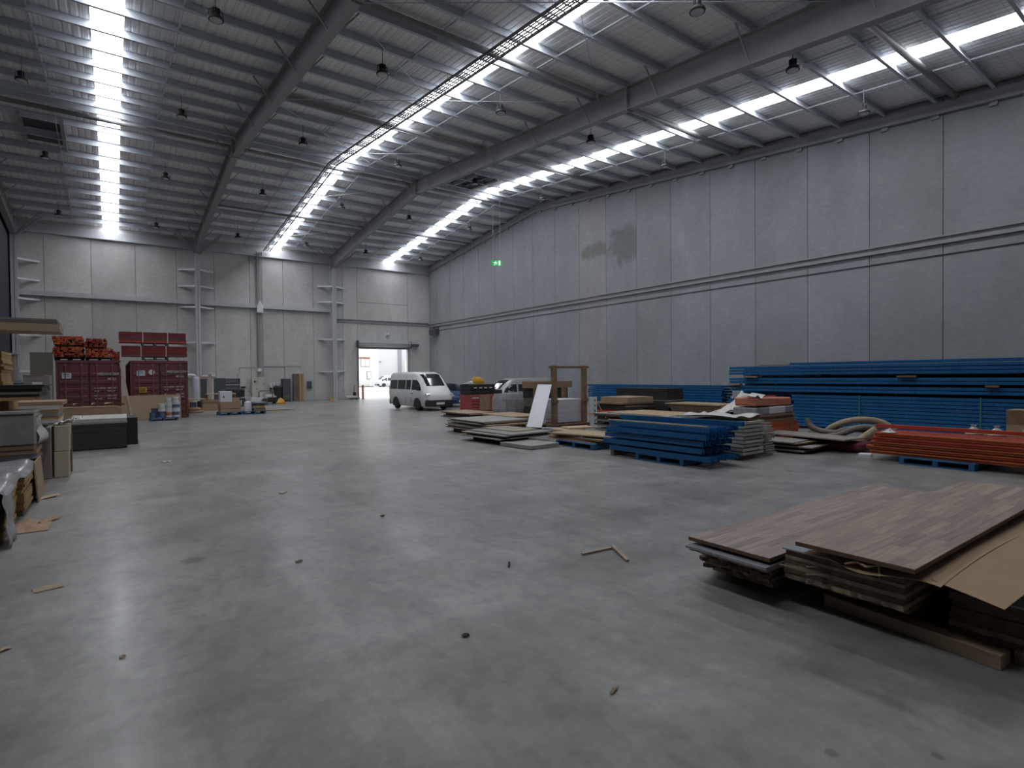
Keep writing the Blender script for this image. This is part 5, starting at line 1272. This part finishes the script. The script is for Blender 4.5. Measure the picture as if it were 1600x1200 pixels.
o = obj('film_bundle', MB().loft([[(a * .17 * k, b * .16 * k, z) for a, b in ((-1, -1), (1, -1), (1.1, .6), (0, 1), (-1, .8))] for z, k in ((0, 1), (.2, 1.05), (.5, .9), (.58, .3))]), M['white_board'], loc=(6.03, 33.4, .151)); tag(o, 'white film wrapped bundle on the second blue pallet', 'bundle')
stack('dark_sack_pile', 'pile of dark and olive packs on the second blue pallet', 'packs', (6.55, 33.5, .151), .6, .9, [(.16, 'khaki'), (.02, 'dark_red'), (.14, 'honey'), (.12, 'black_board', -.03), (.06, 'grey_film', .05)], .03, rot=.06, part='pack')
o = obj('white_poster_carton', MB().box(-.3, .3, -.2, .2, 0, .35), M['white_board'], bevel=.01); o.location = (6.95, 36.2, .45); o.rotation_euler = (0, .08, .1); tag(o, 'white carton tilted on a low crate behind the dark packs', 'carton')
stack('low_crate', 'low brown crate under the tilted white carton', 'crate', (6.95, 36.2, 0), .8, .7, [(.15, 'brown_timber'), (.14, 'tan_brown'), (.14, 'tan_brown')], .02, part='plank')
# sacks and boxes near the container side
for k, (x, y, z, s, lab) in enumerate(((3.85, 36.8, 0, 1.0, 'tan paper sack on the floor, lower of two beside the container'), (3.8, 36.8, .17, .85, 'tan paper sack lying on top of the lower sack'))):
    o = obj('paper_sack', MB().loft([[(x_ * k_ * s, y_ * s, z_ * k2 * s) for x_, z_ in ((-.34, .01), (.34, .01), (.42, .08), (.3, .17), (-.3, .17), (-.42, .08))] for y_, k_, k2 in ((-.28, .8, .5), (-.2, 1, 1), (.2, 1, 1), (.28, .8, .5))]), M['tan'], loc=(x, y, z), smooth=True); tag(o, lab, 'sack')
def rack_table(label, loc, w, d, h, m_top, m_leg, fill):
    t = thing('timber_bench', label, 'bench', loc); obj('bench_top', MB().box(-w / 2, w / 2, -d / 2, d / 2, h - .06, h), M[m_top], t)
    for x in (-w / 2 + .05, w / 2 - .05):
        for y in (-d / 2 + .05, d / 2 - .05): obj('leg', MB().box(x - .04, x + .04, y - .04, y + .04, 0, h - .06), M[m_leg], t)
    for k, (x, ww, hh, m) in enumerate(fill): obj('stored_box', MB().box(x - ww / 2, x + ww / 2, -d / 2 + .1, d / 2 - .1, .02, hh), M[m], t)
    return t
rack_table('timber bench with dark boxes beneath, beside the container', (4.25, 40.0, 0), 1.0, .8, .72, 'timber', 'honey', [(-.2, .35, .5, 'slate'), (.22, .3, .55, 'black_board')])
rack_table('long white topped bench behind the carton stack', (5.7, 40.6, 0), 1.7, .8, 1.0, 'cream_board', 'brown_timber', [(-.55, .4, .6, 'brown_timber'), (-.05, .45, .62, 'carton'), (.5, .5, .55, 'brown_timber')])
stack('brown_carton_stack', 'stack of brown cartons beside the long bench', 'cartons', (5.05, 38.6, 0), 1.3, .7, [(.2, 'carton'), (.22, 'carton'), (.2, 'tan_brown')], .03, part='carton_board')
for k, (x, y, z, w_, h_, m, lab) in enumerate(((4.95, 42.4, 0, .38, 1.95, 'slate', 'narrow dark panel with a timber top behind the bench'), (5.95, 42.6, 0, .7, 2.0, 'slate', 'wide dark panel behind the long bench'), (5.35, 42.6, 0, .2, 2.1, 'cream_board', 'pale narrow board between the dark panels'))):
    t = thing('standing_panel', lab, 'panel', (x, y, z)); obj('panel', MB().box(-w_ / 2, w_ / 2, -.05, .05, 0, h_), M[m], t); obj('foot', MB().box(-w_ / 2, w_ / 2, -.3, .3, 0, .04), M['rod'], t); obj('top_block', MB().box(-w_ / 2 + .01, w_ / 2 - .01, -.05, .05, h_, h_ + (.17 if w_ < .5 else .02)), M['tan'] if w_ < .5 else M['grey_frame'], t)
t = thing('white_shelf_unit', 'white open shelf unit with a dark gap against the back wall', 'shelf', (6.85, 43.6, 0)); obj('back', MB().box(-.55, .55, .2, .22, 0, 2.0), M['white_board'], t)
for z in (.05, .9, 1.5, 1.97): obj('shelf_board', MB().box(-.55, .55, -.2, .2, z, z + .04), M['white_board'], t)
for x in (-.55, .52): obj('side_panel', MB().box(x, x + .03, -.2, .2, 0, 2.0), M['white_board'], t)
obj('stored_box', MB().box(-.45, .35, -.18, .18, .94, 1.2), M['black_board'], t); obj('stored_box', MB().box(-.5, .45, -.18, .18, 1.54, 1.7), M['slate'], t)
t = thing('black_chair_pile', 'black office chairs bunched in front of the white shelf unit', 'chair', (7.0, 42.3, 0)); obj('seat', MB().box(-.35, .45, -.3, .3, .45, .6), M['black_board'], t, bevel=.04); obj('backrest', MB().box(-.4, .5, .2, .3, .65, 1.2), M['black_board'], t, bevel=.04); obj('stem', MB().box(-.04, .06, -.04, .04, .08, .45), M['rod'], t); obj('base', MB().box(-.35, .35, -.04, .04, 0, .08).box(-.04, .04, -.35, .35, 0, .08), M['rod'], t)
t = thing('white_drum_fan', 'white pedestal fitting with a curved duct beside the steel column', 'fitting', (4.7, 44.2, 0)); obj('pedestal', MB().lathe([(.32, 0), (.32, .3), (.2, .4), (.2, 2.0), (.16, 2.1)], n=14), M['white_board'], t); obj('duct', MB().tube([(0, 0, 2.05), (-.1, 0, 2.2), (-.4, 0, 2.25), (-.6, 0, 2.1), (-.62, 0, 1.7)], .1, 10), M['white_board'], t, smooth=True)
t = thing('pipe_rack', 'grey upright lengths of pipe leaning by the left of the steel column', 'pipes', (4.1, 48.2, 0))
for k in range(6): obj('pipe', MB().tube([(-.6 + k * .17, -.3, 0.0), (-.5 + k * .15, .72, 1.7 + .25 * ((k * 3) % 4))], .045, 8), M['khaki'] if k % 2 else M['paint_steel'], t)
rack_table('low white bench with dark trays left of the switchboard', (8.28, 43.2, 0), 1.6, .7, .55, 'grey_frame', 'rod', [(-.4, .6, .4, 'black_board'), (.4, .5, .42, 'slate')])
t = thing('floor_grinder', 'small black machine with a handle before the distribution box', 'machine', (7.9, 42.0, 0)); obj('base', MB().box(-.2, .2, -.2, .2, .04, .3), M['black_board'], t, bevel=.04); obj('motor', MB().lathe([(.14, .3), (.14, .55), (.08, .6)], n=12), M['black_board'], t); obj('handle', MB().tube([(0, .1, .4), (-.05, .35, 1.0), (-.2, .38, 1.05)], .02, 6), M['rod'], t); obj('wheel', MB().lathe([(.07, -.22), (.07, .22)], (0, .15, .07), 12, 'x'), M['rubber'], t)
o = obj('guard_rail', MB().tube([(8.75, 44.2, 0), (8.75, 44.2, .95), (8.85, 44.2, 1.02), (9.6, 44.2, 1.02), (9.7, 44.2, .95), (9.7, 44.2, 0)], .035, 8), M['rod'], smooth=True); tag(o, 'low dark steel guard rail in front of the switchboard', 'rail')
t = thing('box_load', 'dark trolley with white boxes right of the switchboard', 'trolley', (9.75, 45.3, .0)); obj('deck', MB().box(-.4, .4, -.4, .4, .12, .5), M['black_board'], t, bevel=.03); obj('box', MB().box(-.3, .25, -.3, .3, .5, .72), M['white_board'], t, bevel=.01); obj('box', MB().box(-.38, .4, -.35, .3, .505, .58), M['film'], t)
for x in (-.3, .3): obj('wheel', MB().lathe([(.06, -.35), (.06, .35)], (x, 0, .06), 10, 'y'), M['rubber'], t)
o = obj('yellow_bundle', MB().loft([[(a * .3 * k, b * .3 * k, z) for a, b in ((-1, -1), (.3, -1.1), (1, -.4), (.7, .8), (-.6, 1))] for z, k in ((0, 1), (.12, 1.1), (.3, .75), (.45, .25))]), M['yellow'], loc=(10.25, 44.2, 0)); tag(o, 'yellow bundle on the floor in front of the dark cabinet', 'bundle')
t = thing('dark_cabinet', 'dark slate cabinet standing against the back wall', 'cabinet', (11.65, 48.3, 0)); obj('body', MB().box(-.32, .32, -.3, .35, .04, 1.9), M['slate'], t, bevel=.01); obj('door', MB().box(-.3, .3, -.32, -.3, .08, 1.86), M['slate'], t); obj('handle', MB().box(.2, .23, -.35, -.32, .9, 1.1), M['rod'], t); obj('plinth', MB().box(-.3, .3, -.28, .33, 0, .04), M['black'], t); obj('label', MB().box(-.2, .2, -.326, -.32, .35, .5), M['brown_timber'], t)
t = thing('black_bin', 'black wheeled bin beside the slate cabinet', 'bin', (11.0, 48.2, 0)); obj('body', MB().loft([[(a * w_, b * w_, z) for a, b in ((-1, -1), (1, -1), (1, 1), (-1, 1))] for z, w_ in ((.05, .2), (1.2, .26))]), M['black_board'], t); obj('lid', MB().prism([(-.28, 1.2), (.28, 1.2), (.26, 1.28), (-.2, 1.34)], -.28, .28, 'x'), M['black_board'], t); obj('wheel', MB().lathe([(.1, -.24), (.1, .24)], (0, .2, .1), 12, 'x'), M['rubber'], t)
t = thing('door_panel_pack', 'pack of timber door panels standing upright against the back wall', 'panels', (12.8, 48.5, 0))
for x0, x1, m, y in ((-.45, -.18, 'khaki', .1), (-.18, -.02, 'brown_timber', .05), (0.0, .08, 'timber', 0), (.085, .30, 'honey', .02), (.305, .38, 'timber', 0)): obj('panel', MB().box(x0, x1, y, .5, 0, 2.3), M[m], t)
t = thing('wall_box', 'small grey box fixed to the wall beside the timber door panels', 'box', (13.75, YB, 1.35)); obj('case', MB().box(-.18, .18, -.2, -.005, -.3, .3), M['rod'], t, bevel=.01); obj('door', MB().box(-.16, .16, -.21, -.2, -.28, .28), M['slate'], t)
o = obj('flattened_carton', sheet_mesh(1, 1, 6, 6, lambda u, v: ((u - .5) * 1.5, (v - .5) * 1.4, .01 + .10 * max(0, .3 - u) + .10 * max(0, .4 - v) * u)), M['tan'], loc=(8.2, 36.4, 0)); tag(o, 'flattened tan carton on the floor before the switchboard', 'carton')
# hand truck and bollard by the roller door
t = thing('hand_truck', 'dark hand truck with a grey load beside the roller door', 'hand truck', (17.4, 48.0, 0)); obj('mast', MB().tube([(0, .2, .15), (.1, .45, 1.1), (.2, .5, 1.3)], .035, 8), M['rod'], t)
obj('toe_plate', MB().box(-.5, .3, -.5, .1, .08, .14), M['rod'], t); obj('load', MB().box(-.9, .1, -.45, .05, .14, .32), M['film'], t, bevel=.03); obj('drive_head', MB().box(-.08, .14, .05, .3, .16, .65), M['black_board'], t, bevel=.03)
for s in (-.2, .2): obj('wheel', MB().lathe([(.09, s - .04), (.09, s + .04)], (0, .2, .09), 12, 'x'), M['rubber'], t)
board('yellow_wedge', 'small yellow block on the floor near the last steel column', 'block', (15.2, 47.6, 0), .35, .25, .2, 'yellow')
t = thing('safety_bollard', 'orange safety bollard at the left side of the doorway', 'bollard', (18.25, 48.3, 0)); obj('post', MB().lathe([(.1, .02), (.1, 1.15), (.07, 1.25), (.02, 1.28)], n=14), M['salmon'], t); obj('base', MB().box(-.17, .17, -.17, .17, 0, .02), M['rod'], t)
# ------------------------------------------------------------------ foreground boards
def stave_mat(name, base):
    m = D.materials.new(name); N, L = nodes_of(m); b = N['Principled BSDF']
    tc = N.new('ShaderNodeTexCoord'); mp = N.new('ShaderNodeMapping'); mp.inputs['Scale'].default_value = (1.2, 22, 6); L.new(tc.outputs['Object'], mp.inputs['Vector'])
    oi = N.new('ShaderNodeObjectInfo')
    ad = N.new('ShaderNodeVectorMath'); ad.operation = 'ADD'; L.new(mp.outputs[0], ad.inputs[0])
    cx = N.new('ShaderNodeCombineXYZ'); ml = N.new('ShaderNodeMath'); ml.operation = 'MULTIPLY'; ml.inputs[1].default_value = 40; L.new(oi.outputs['Random'], ml.inputs[0])
    L.new(ml.outputs[0], cx.inputs['X']); L.new(ml.outputs[0], cx.inputs['Y']); L.new(cx.outputs[0], ad.inputs[1])
    nz = N.new('ShaderNodeTexNoise'); nz.inputs['Scale'].default_value = 2.2; nz.inputs['Detail'].default_value = 7; nz.inputs['Distortion'].default_value = 0.6; L.new(ad.outputs[0], nz.inputs['Vector'])
    rp = N.new('ShaderNodeValToRGB'); rp.color_ramp.elements[0].position = .3; rp.color_ramp.elements[1].position = .72
    rp.color_ramp.elements[0].color = (*[c * .72 for c in base], 1); rp.color_ramp.elements[1].color = (*[c * 1.2 for c in base], 1)
    L.new(nz.outputs['Fac'], rp.inputs['Fac'])
    hs = N.new('ShaderNodeHueSaturation'); mr = N.new('ShaderNodeMapRange'); mr.inputs['To Min'].default_value = .78; mr.inputs['To Max'].default_value = 1.22; L.new(oi.outputs['Random'], mr.inputs['Value'])
    L.new(mr.outputs[0], hs.inputs['Value']); L.new(rp.outputs[0], hs.inputs['Color']); L.new(hs.outputs[0], b.inputs['Base Color']); b.inputs['Roughness'].default_value = .5
    return m
M['stave'] = stave_mat('grey_oak_staves', (0.33, 0.255, 0.215))
M['stave2'] = stave_mat('warm_oak_staves', (0.345, 0.262, 0.21))
M['board_edge'] = mat('brown_board_edge', (0.16, 0.10, 0.055), 0.7, noise=0.2, scale=12)
M['kraft'] = mat('kraft_card', (0.46, 0.32, 0.20), 0.75, noise=0.05, scale=3)
M['rough_edge'] = mat('rough_brown_edge', (0.17, 0.12, 0.08), 0.8, noise=0.3, scale=9, rnd=0.2)
M['pale_edge'] = mat('pale_split_edge', (0.36, 0.28, 0.19), 0.75, noise=0.25, scale=9, rnd=0.15)
M['gloss_grey'] = mat('grey_gloss_face', (0.33, 0.35, 0.38), 0.25, noise=0.06, scale=3)
M['beam_tan'] = mat('tan_square_timber', (0.36, 0.265, 0.17), 0.7, noise=0.15, scale=3, stretch=(1, 8, 8))
def benchtop(label, loc, L_, W_, th, m, rz, tilt=(0, 0)):
    t = thing('oak_benchtop', label, 'benchtop', loc); t.rotation_euler = (tilt[0], tilt[1], rz)
    obj('core', MB().box(0, L_, 0, W_, 0, th - .004), M['board_edge'], t, bevel=.002)
    n = 10; w = W_ / n
    for r in range(n):
        x = 0.0; first = True
        while x < L_ - .01:
            ln = R_.uniform(.45, 1.05) if not first else R_.uniform(.15, .8); first = False
            x1 = min(L_, x + ln)
            if L_ - x1 < .12: x1 = L_
            obj('stave', MB().box(x + .0006, x1 - .0006, r * w + .0006, (r + 1) * w - .0006, th - .004, th), M[m], t)
            x = x1
    return t
benchtop('grey oak benchtop lying lower, set back from the kraft card', (4.5, 2.52, .385), 4.05, .82, .036, 'stave', 0)
benchtop('warm oak benchtop on top, resting on the kraft card', (4.565, 1.49, .565), 4.2, .845, .036, 'stave2', 0)
def torn_board(mb_w, d, th, seed, amp=.03, nx=14):
    """board with a ragged long edge at -x side"""
    r = random.Random(seed); pts = []
    for k in range(nx + 1): pts.append((r.uniform(-amp, amp), d * k / nx))
    poly = pts + [(mb_w, d), (mb_w, 0)]
    return MB().prism(poly, 0, th, 'z')
# lower stack under the grey benchtop
t = thing('ragged_board_stack', 'ragged board stack with a pale sheet under the lower benchtop', 'boards', (4.62, 2.62, 0))
z = .0
obj('bearer', MB().box(.3, .42, .02, .74, 0, .09), M['brown_timber'], t); obj('bearer', MB().box(2.4, 2.52, .02, .74, 0, .09), M['brown_timber'], t)
z = .092
for k, (th, m) in enumerate(((.04, 'rough_edge'), (.035, 'pale_edge'), (.04, 'rough_edge'), (.03, 'rough_edge'))):
    obj('board', torn_board(3.6, .70, th - .003, 50 + k, .035), M[m], t, loc=(R_.uniform(.02, .12), R_.uniform(-.02, .03), z)); z += th
o = thing('pale_sheet', 'grey faced sheet jutting out below the lower benchtop', 'sheet', (4.42, 2.51, .335)); obj('sheet', torn_board(3.8, .80, .022, 77, .006, 20), M['gloss_grey'], o); obj('sheet', torn_board(3.8, .78, .02, 78, .012, 20), M['pale_edge'], o, loc=(.02, .0, -.021)); obj('spacer', MB().box(.6, .7, .02, .76, .0222, .049).box(2.4, 2.5, .02, .76, .0222, .049), M['board_edge'], o); 
board('bearer_block', 'short bearer holding up the grey faced sheet', 'timber', (5.2, 2.97, .238), .3, .7, .075, 'board_edge')
# main stack
t = thing('ragged_board_stack', 'thick stack of split edged boards under the warm oak benchtop', 'boards', (4.68, 1.60, 0))
for x in (.5, 2.6): obj('bearer', MB().box(x, x + .12, .02, .88, 0, .19), M['brown_timber'], t)
z = .192
for k, (th, m) in enumerate(((.045, 'rough_edge'), (.04, 'pale_edge'), (.045, 'rough_edge'), (.038, 'pale_edge'), (.042, 'rough_edge'), (.03, 'pale_edge'), (.045, 'rough_edge'))):
    obj('board', torn_board(3.8, .89, th - .003, 90 + k, .006 + .012 * (k < 2), 22), M[m], t, loc=(R_.uniform(-.008, .015) + (.08 if k == 0 else 0), R_.uniform(-.01, .01), z)); z += th
obj('face_sheet', MB().box(-.01, 3.8, 0, .9, z, z + .012), M['gloss_grey'], t)
sl = MB()
r = random.Random(5)
for k in range(3):
    y = r.uniform(.02, .8); zz = r.uniform(.2, .42)
    bar(sl, (-.02, y, zz), (-.05, y + r.uniform(.08, .2), zz - r.uniform(-.01, .04)), .02, .008)
o = obj('splinters', sl, M['pale_edge'], t); o['kind'] = 'stuff'
zc = z + .013
# kraft card
def card(u, v):
    x = 4.60 + u * 3.6; y = 2.30 - v * .94
    if v > .62: x += .0
    zz = zc + .008 + .012 * math.sin(6 * u) * v
    if u < .015 and .15 < v < .7: zz -= .02 * math.sin(PI * (v - .15) / .55)
    return (x + (.06 * math.sin(9 * v) if u < .02 else 0), y + .02 * math.sin(5 * u) * (v > .95), zz)
o = obj('kraft_card', sheet_mesh(1, 1, 24, 24, card, .004), M['kraft'], smooth=False); tag(o, 'large kraft card sheet under the warm oak benchtop', 'card')
def card2(u, v):
    x = 4.72 + u * 3.4; y = 1.44 - v * .42 - .06 * u
    return (x - .10 * v, y, zc + .014 - .05 * v + .006 * math.sin(7 * u + 2 * v) + .006 * (v < .08) * (1 + math.sin(11 * u)))
o = obj('kraft_card', sheet_mesh(1, 1, 24, 10, card2, .004), M['kraft']); tag(o, 'second kraft card with a torn crease overlapping towards the timber', 'card')
o = obj('torn_card_strip', MB().tube([(4.55, 1.95, zc + .03), (4.6, 1.88, zc + .055), (4.56, 1.80, zc + .045), (4.62, 1.74, zc + .06), (4.58, 1.72, zc - .03)], [.006, .012, .01, .012, .006], 6), M['kraft']); tag(o, 'twisted strip of torn card poking out under the warm oak benchtop', 'scrap')
# second stack behind the timber
t = thing('ragged_board_stack', 'dark edged board stack under the overhanging kraft card', 'boards', (5.02, .28, 0))
z = .06; obj('bearer', MB().box(.3, .42, .02, 1.1, 0, .059), M['brown_timber'], t); obj('bearer', MB().box(2.3, 2.42, .02, 1.1, 0, .059), M['brown_timber'], t)
for k, (th, m) in enumerate(((.05, 'rough_edge'), (.045, 'pale_edge'), (.055, 'rough_edge'), (.05, 'rough_edge'), (.05, 'rough_edge'), (.06, 'board_edge'))):
    obj('board', torn_board(3.3, 1.14, th - .003, 120 + k, .012, 18), M[m], t, loc=(R_.uniform(-.02, .03), R_.uniform(-.01, .01), z)); z += th
obj('face_sheet', MB().box(-.03, 3.2, -.02, 1.0, z, z + .014), M['gloss_grey'], t)
# square timbers on the floor
def timber(p, q, w, h, label):
    mb = MB(); a = Vector(p); b = Vector(q)
    L_ = (b - a).length; o = obj('square_timber', MB().box(0, L_, -w / 2, w / 2, 0, h), M['beam_tan'], bevel=.004)
    o.location = a; o.rotation_euler = (0, 0, math.atan2(b.y - a.y, b.x - a.x)); tag(o, label, 'timber')
timber((4.96, 2.27, 0), (4.80, 1.06, 0), .09, .1, 'long square tan timber on the floor in front of the board stacks')
timber((5.06, 2.3, 0), (4.90, 1.06, 0), .07, .085, 'second square timber lying against the long tan timber')
timber((5.0, 1.04, 0), (4.86, -.3, 0), .09, .085, 'third timber running on from the ends of the first two')
# ------------------------------------------------------------------ litter on the floor
def scrap(x, y, sx, sy, m, rz, lab, hgt=.012):
    ph = R_.uniform(0, 6)
    o = obj('floor_scrap', sheet_mesh(1, 1, 5, 4, lambda u, v: ((u - .5) * sx * .75, (v - .5) * sy * .75, .002 + hgt * .6 * abs(math.sin(4 * u + 3 * v + ph))), .003), M[m], loc=(x, y, 0), rz=rz); tag(o, lab, 'scrap')
scrap(1.0, 15.6, .25, .16, 'film', .4, 'white paper scrap on the bare floor near the black edged panels', .03)
scrap(2.36, 10.1, .22, .12, 'cream_board', .9, 'pale scrap on the middle of the bare floor', .03)
scrap(.02, 4.85, .05, .04, 'timber', .2, 'small pale chip on the near bare floor', .02)
scrap(-.70, 5.5, .14, .06, 'timber', .5, 'tan chip at the near floor edge by the left', .02)
scrap(2.53, 2.44, .12, .03, 'timber', .3, 'thin brown twig like scrap on the near floor', .02)
scrap(2.16, 3.64, .07, .06, 'black_board', .1, 'small dark scrap on the near floor', .02)
scrap(-.54, 6.9, .3, .2, 'tan', .2, 'flat tan stain coloured paper near the left stacks', .004)
scrap(3.09, 7.48, .09, .07, 'brown_timber', .6, 'dark brown scrap on the middle floor', .03)
scrap(3.35, 4.73, .22, .03, 'black_board', .9, 'dark thread scrap beside the bent timber strips', .015)
scrap(1.6, 6.2, .1, .06, 'brown_timber', .3, 'small brown scrap on the floor ahead of the left stacks', .02)
scrap(7.0, 15.2, .35, .1, 'film', .1, 'white tape strip on the floor before the board piles', .006)
scrap(9.6, 19.8, .4, .12, 'film', .3, 'white tape strip on the floor near the pale ply stack', .006)
t = thing('bent_timber_strips', 'two thin pale timber strips joined in a bent angle on the bare floor', 'timber', (4.5, 4.4, 0))
mb = MB(); bar(mb, (-.32, .1, .012), (.12, .06, .012), .035, .02); obj('strip', mb, M['timber'], t)
mb = MB(); bar(mb, (.12, .06, .03), (-.08, -.35, .012), .035, .018); obj('strip', mb, M['timber'], t)
# ------------------------------------------------------------------ yard outside the roller door
M['yard'] = mat('yard_concrete', (0.55, 0.54, 0.51), 0.8, noise=0.06, scale=0.3)
M['ext_cream'] = mat('cream_rendered_wall', (0.80, 0.74, 0.66), 0.8)
M['ext_white'] = mat('white_wall', (0.85, 0.85, 0.85), 0.8)
M['ext_grey'] = mat('pale_grey_panel', (0.62, 0.63, 0.64), 0.8)
M['ext_dark'] = mat('grey_downpipe', (0.3, 0.31, 0.34), 0.7)
M['brick_brown'] = mat('brown_window_frame', (0.35, 0.22, 0.16), 0.7)
M['sign_red'] = mat('sign_red', (0.75, 0.10, 0.09), 0.6)
M['verge'] = mat('verge_grass', (0.16, 0.24, 0.07), 0.9, noise=0.3, scale=3)
g = obj('yard_ground', MB().box(-60, 140, YB + 0.3, 190, -0.35, -0.05), M['yard']); tag(g, 'bright sunlit concrete yard outside the roller door', 'ground', kind='structure')
a = obj('apron', MB().box(18.0, 23.3, YB + 0.2, YB + 0.9, -0.3, -0.005), M['floor']); tag(a, 'concrete threshold under the roller door', 'ground', kind='structure')
b = thing('office_building', 'cream and white two storey building across the yard', 'building', (39.0, 107.5, 0))
obj('upper_wall', MB().box(-14, 3.2, 0, 5, 5.9, 11), M['ext_cream'], b)
obj('lower_wall', MB().box(-14, 3.2, 0.05, 5, -0.1, 5.7), M['ext_white'], b)
obj('fascia_band', MB().box(-14.1, 3.25, -0.12, 0.1, 5.62, 5.92), M['brick_brown'], b)
for x, z in ((1.35, 4.1), (-2.6, 4.1), (2.6, 1.6)):
    w = obj('window', MB().box(x - .1, x + 1.75, -0.06, 0.06, z - .1, z + 1.5), M['brick_brown'], b)
    for q in (0.0, 0.86): obj('pane', MB().box(x + q, x + q + .78, -0.09, -0.05, z, z + 1.4), M['ext_white'], w)
obj('verge', MB().box(-8, 3.3, -1.3, -0.1, -0.06, 0.12), M['verge'], b)
b = thing('warehouse_building', 'pale grey panel warehouse with downpipe across the yard', 'building', (43.0, 107.0, 0))
for x0, x1, m_ in ((-.6, .8, 'ext_white'), (.82, 5.0, 'ext_grey'), (5.9, 9.4, 'ext_grey'), (9.42, 30, 'ext_grey')):
    obj('panel', MB().box(x0, x1, 0, .4, -0.1, 12), M[m_], b)
obj('downpipe', MB().box(5.05, 5.75, -0.25, 0.1, -0.1, 12), M['ext_dark'], b)
obj('light_fitting', MB().box(.9, 1.3, -0.3, 0.0, 4.9, 5.1), M['ext_dark'], b)
s = thing('sign_board', 'white yard sign with red lettering blocks seen through the doorway', 'sign', (49.5, 104.5, 0))
obj('board', MB().box(-1.0, 1.6, -0.05, 0.05, 2.6, 5.1), M['ext_white'], s)
obj('red_panel', MB().box(-.65, 1.5, -0.07, -0.05, 2.85, 3.75), M['sign_red'], s)
for x in (-.8, 1.4): obj('post', MB().box(x - .05, x + .05, 0.05, 0.15, -0.05, 2.8), M['ext_dark'], s)
van('delivery_van', 'white van parked in the yard beyond the doorway', (44.3, 103.0, -0.05), math.radians(180), M['van_white'])
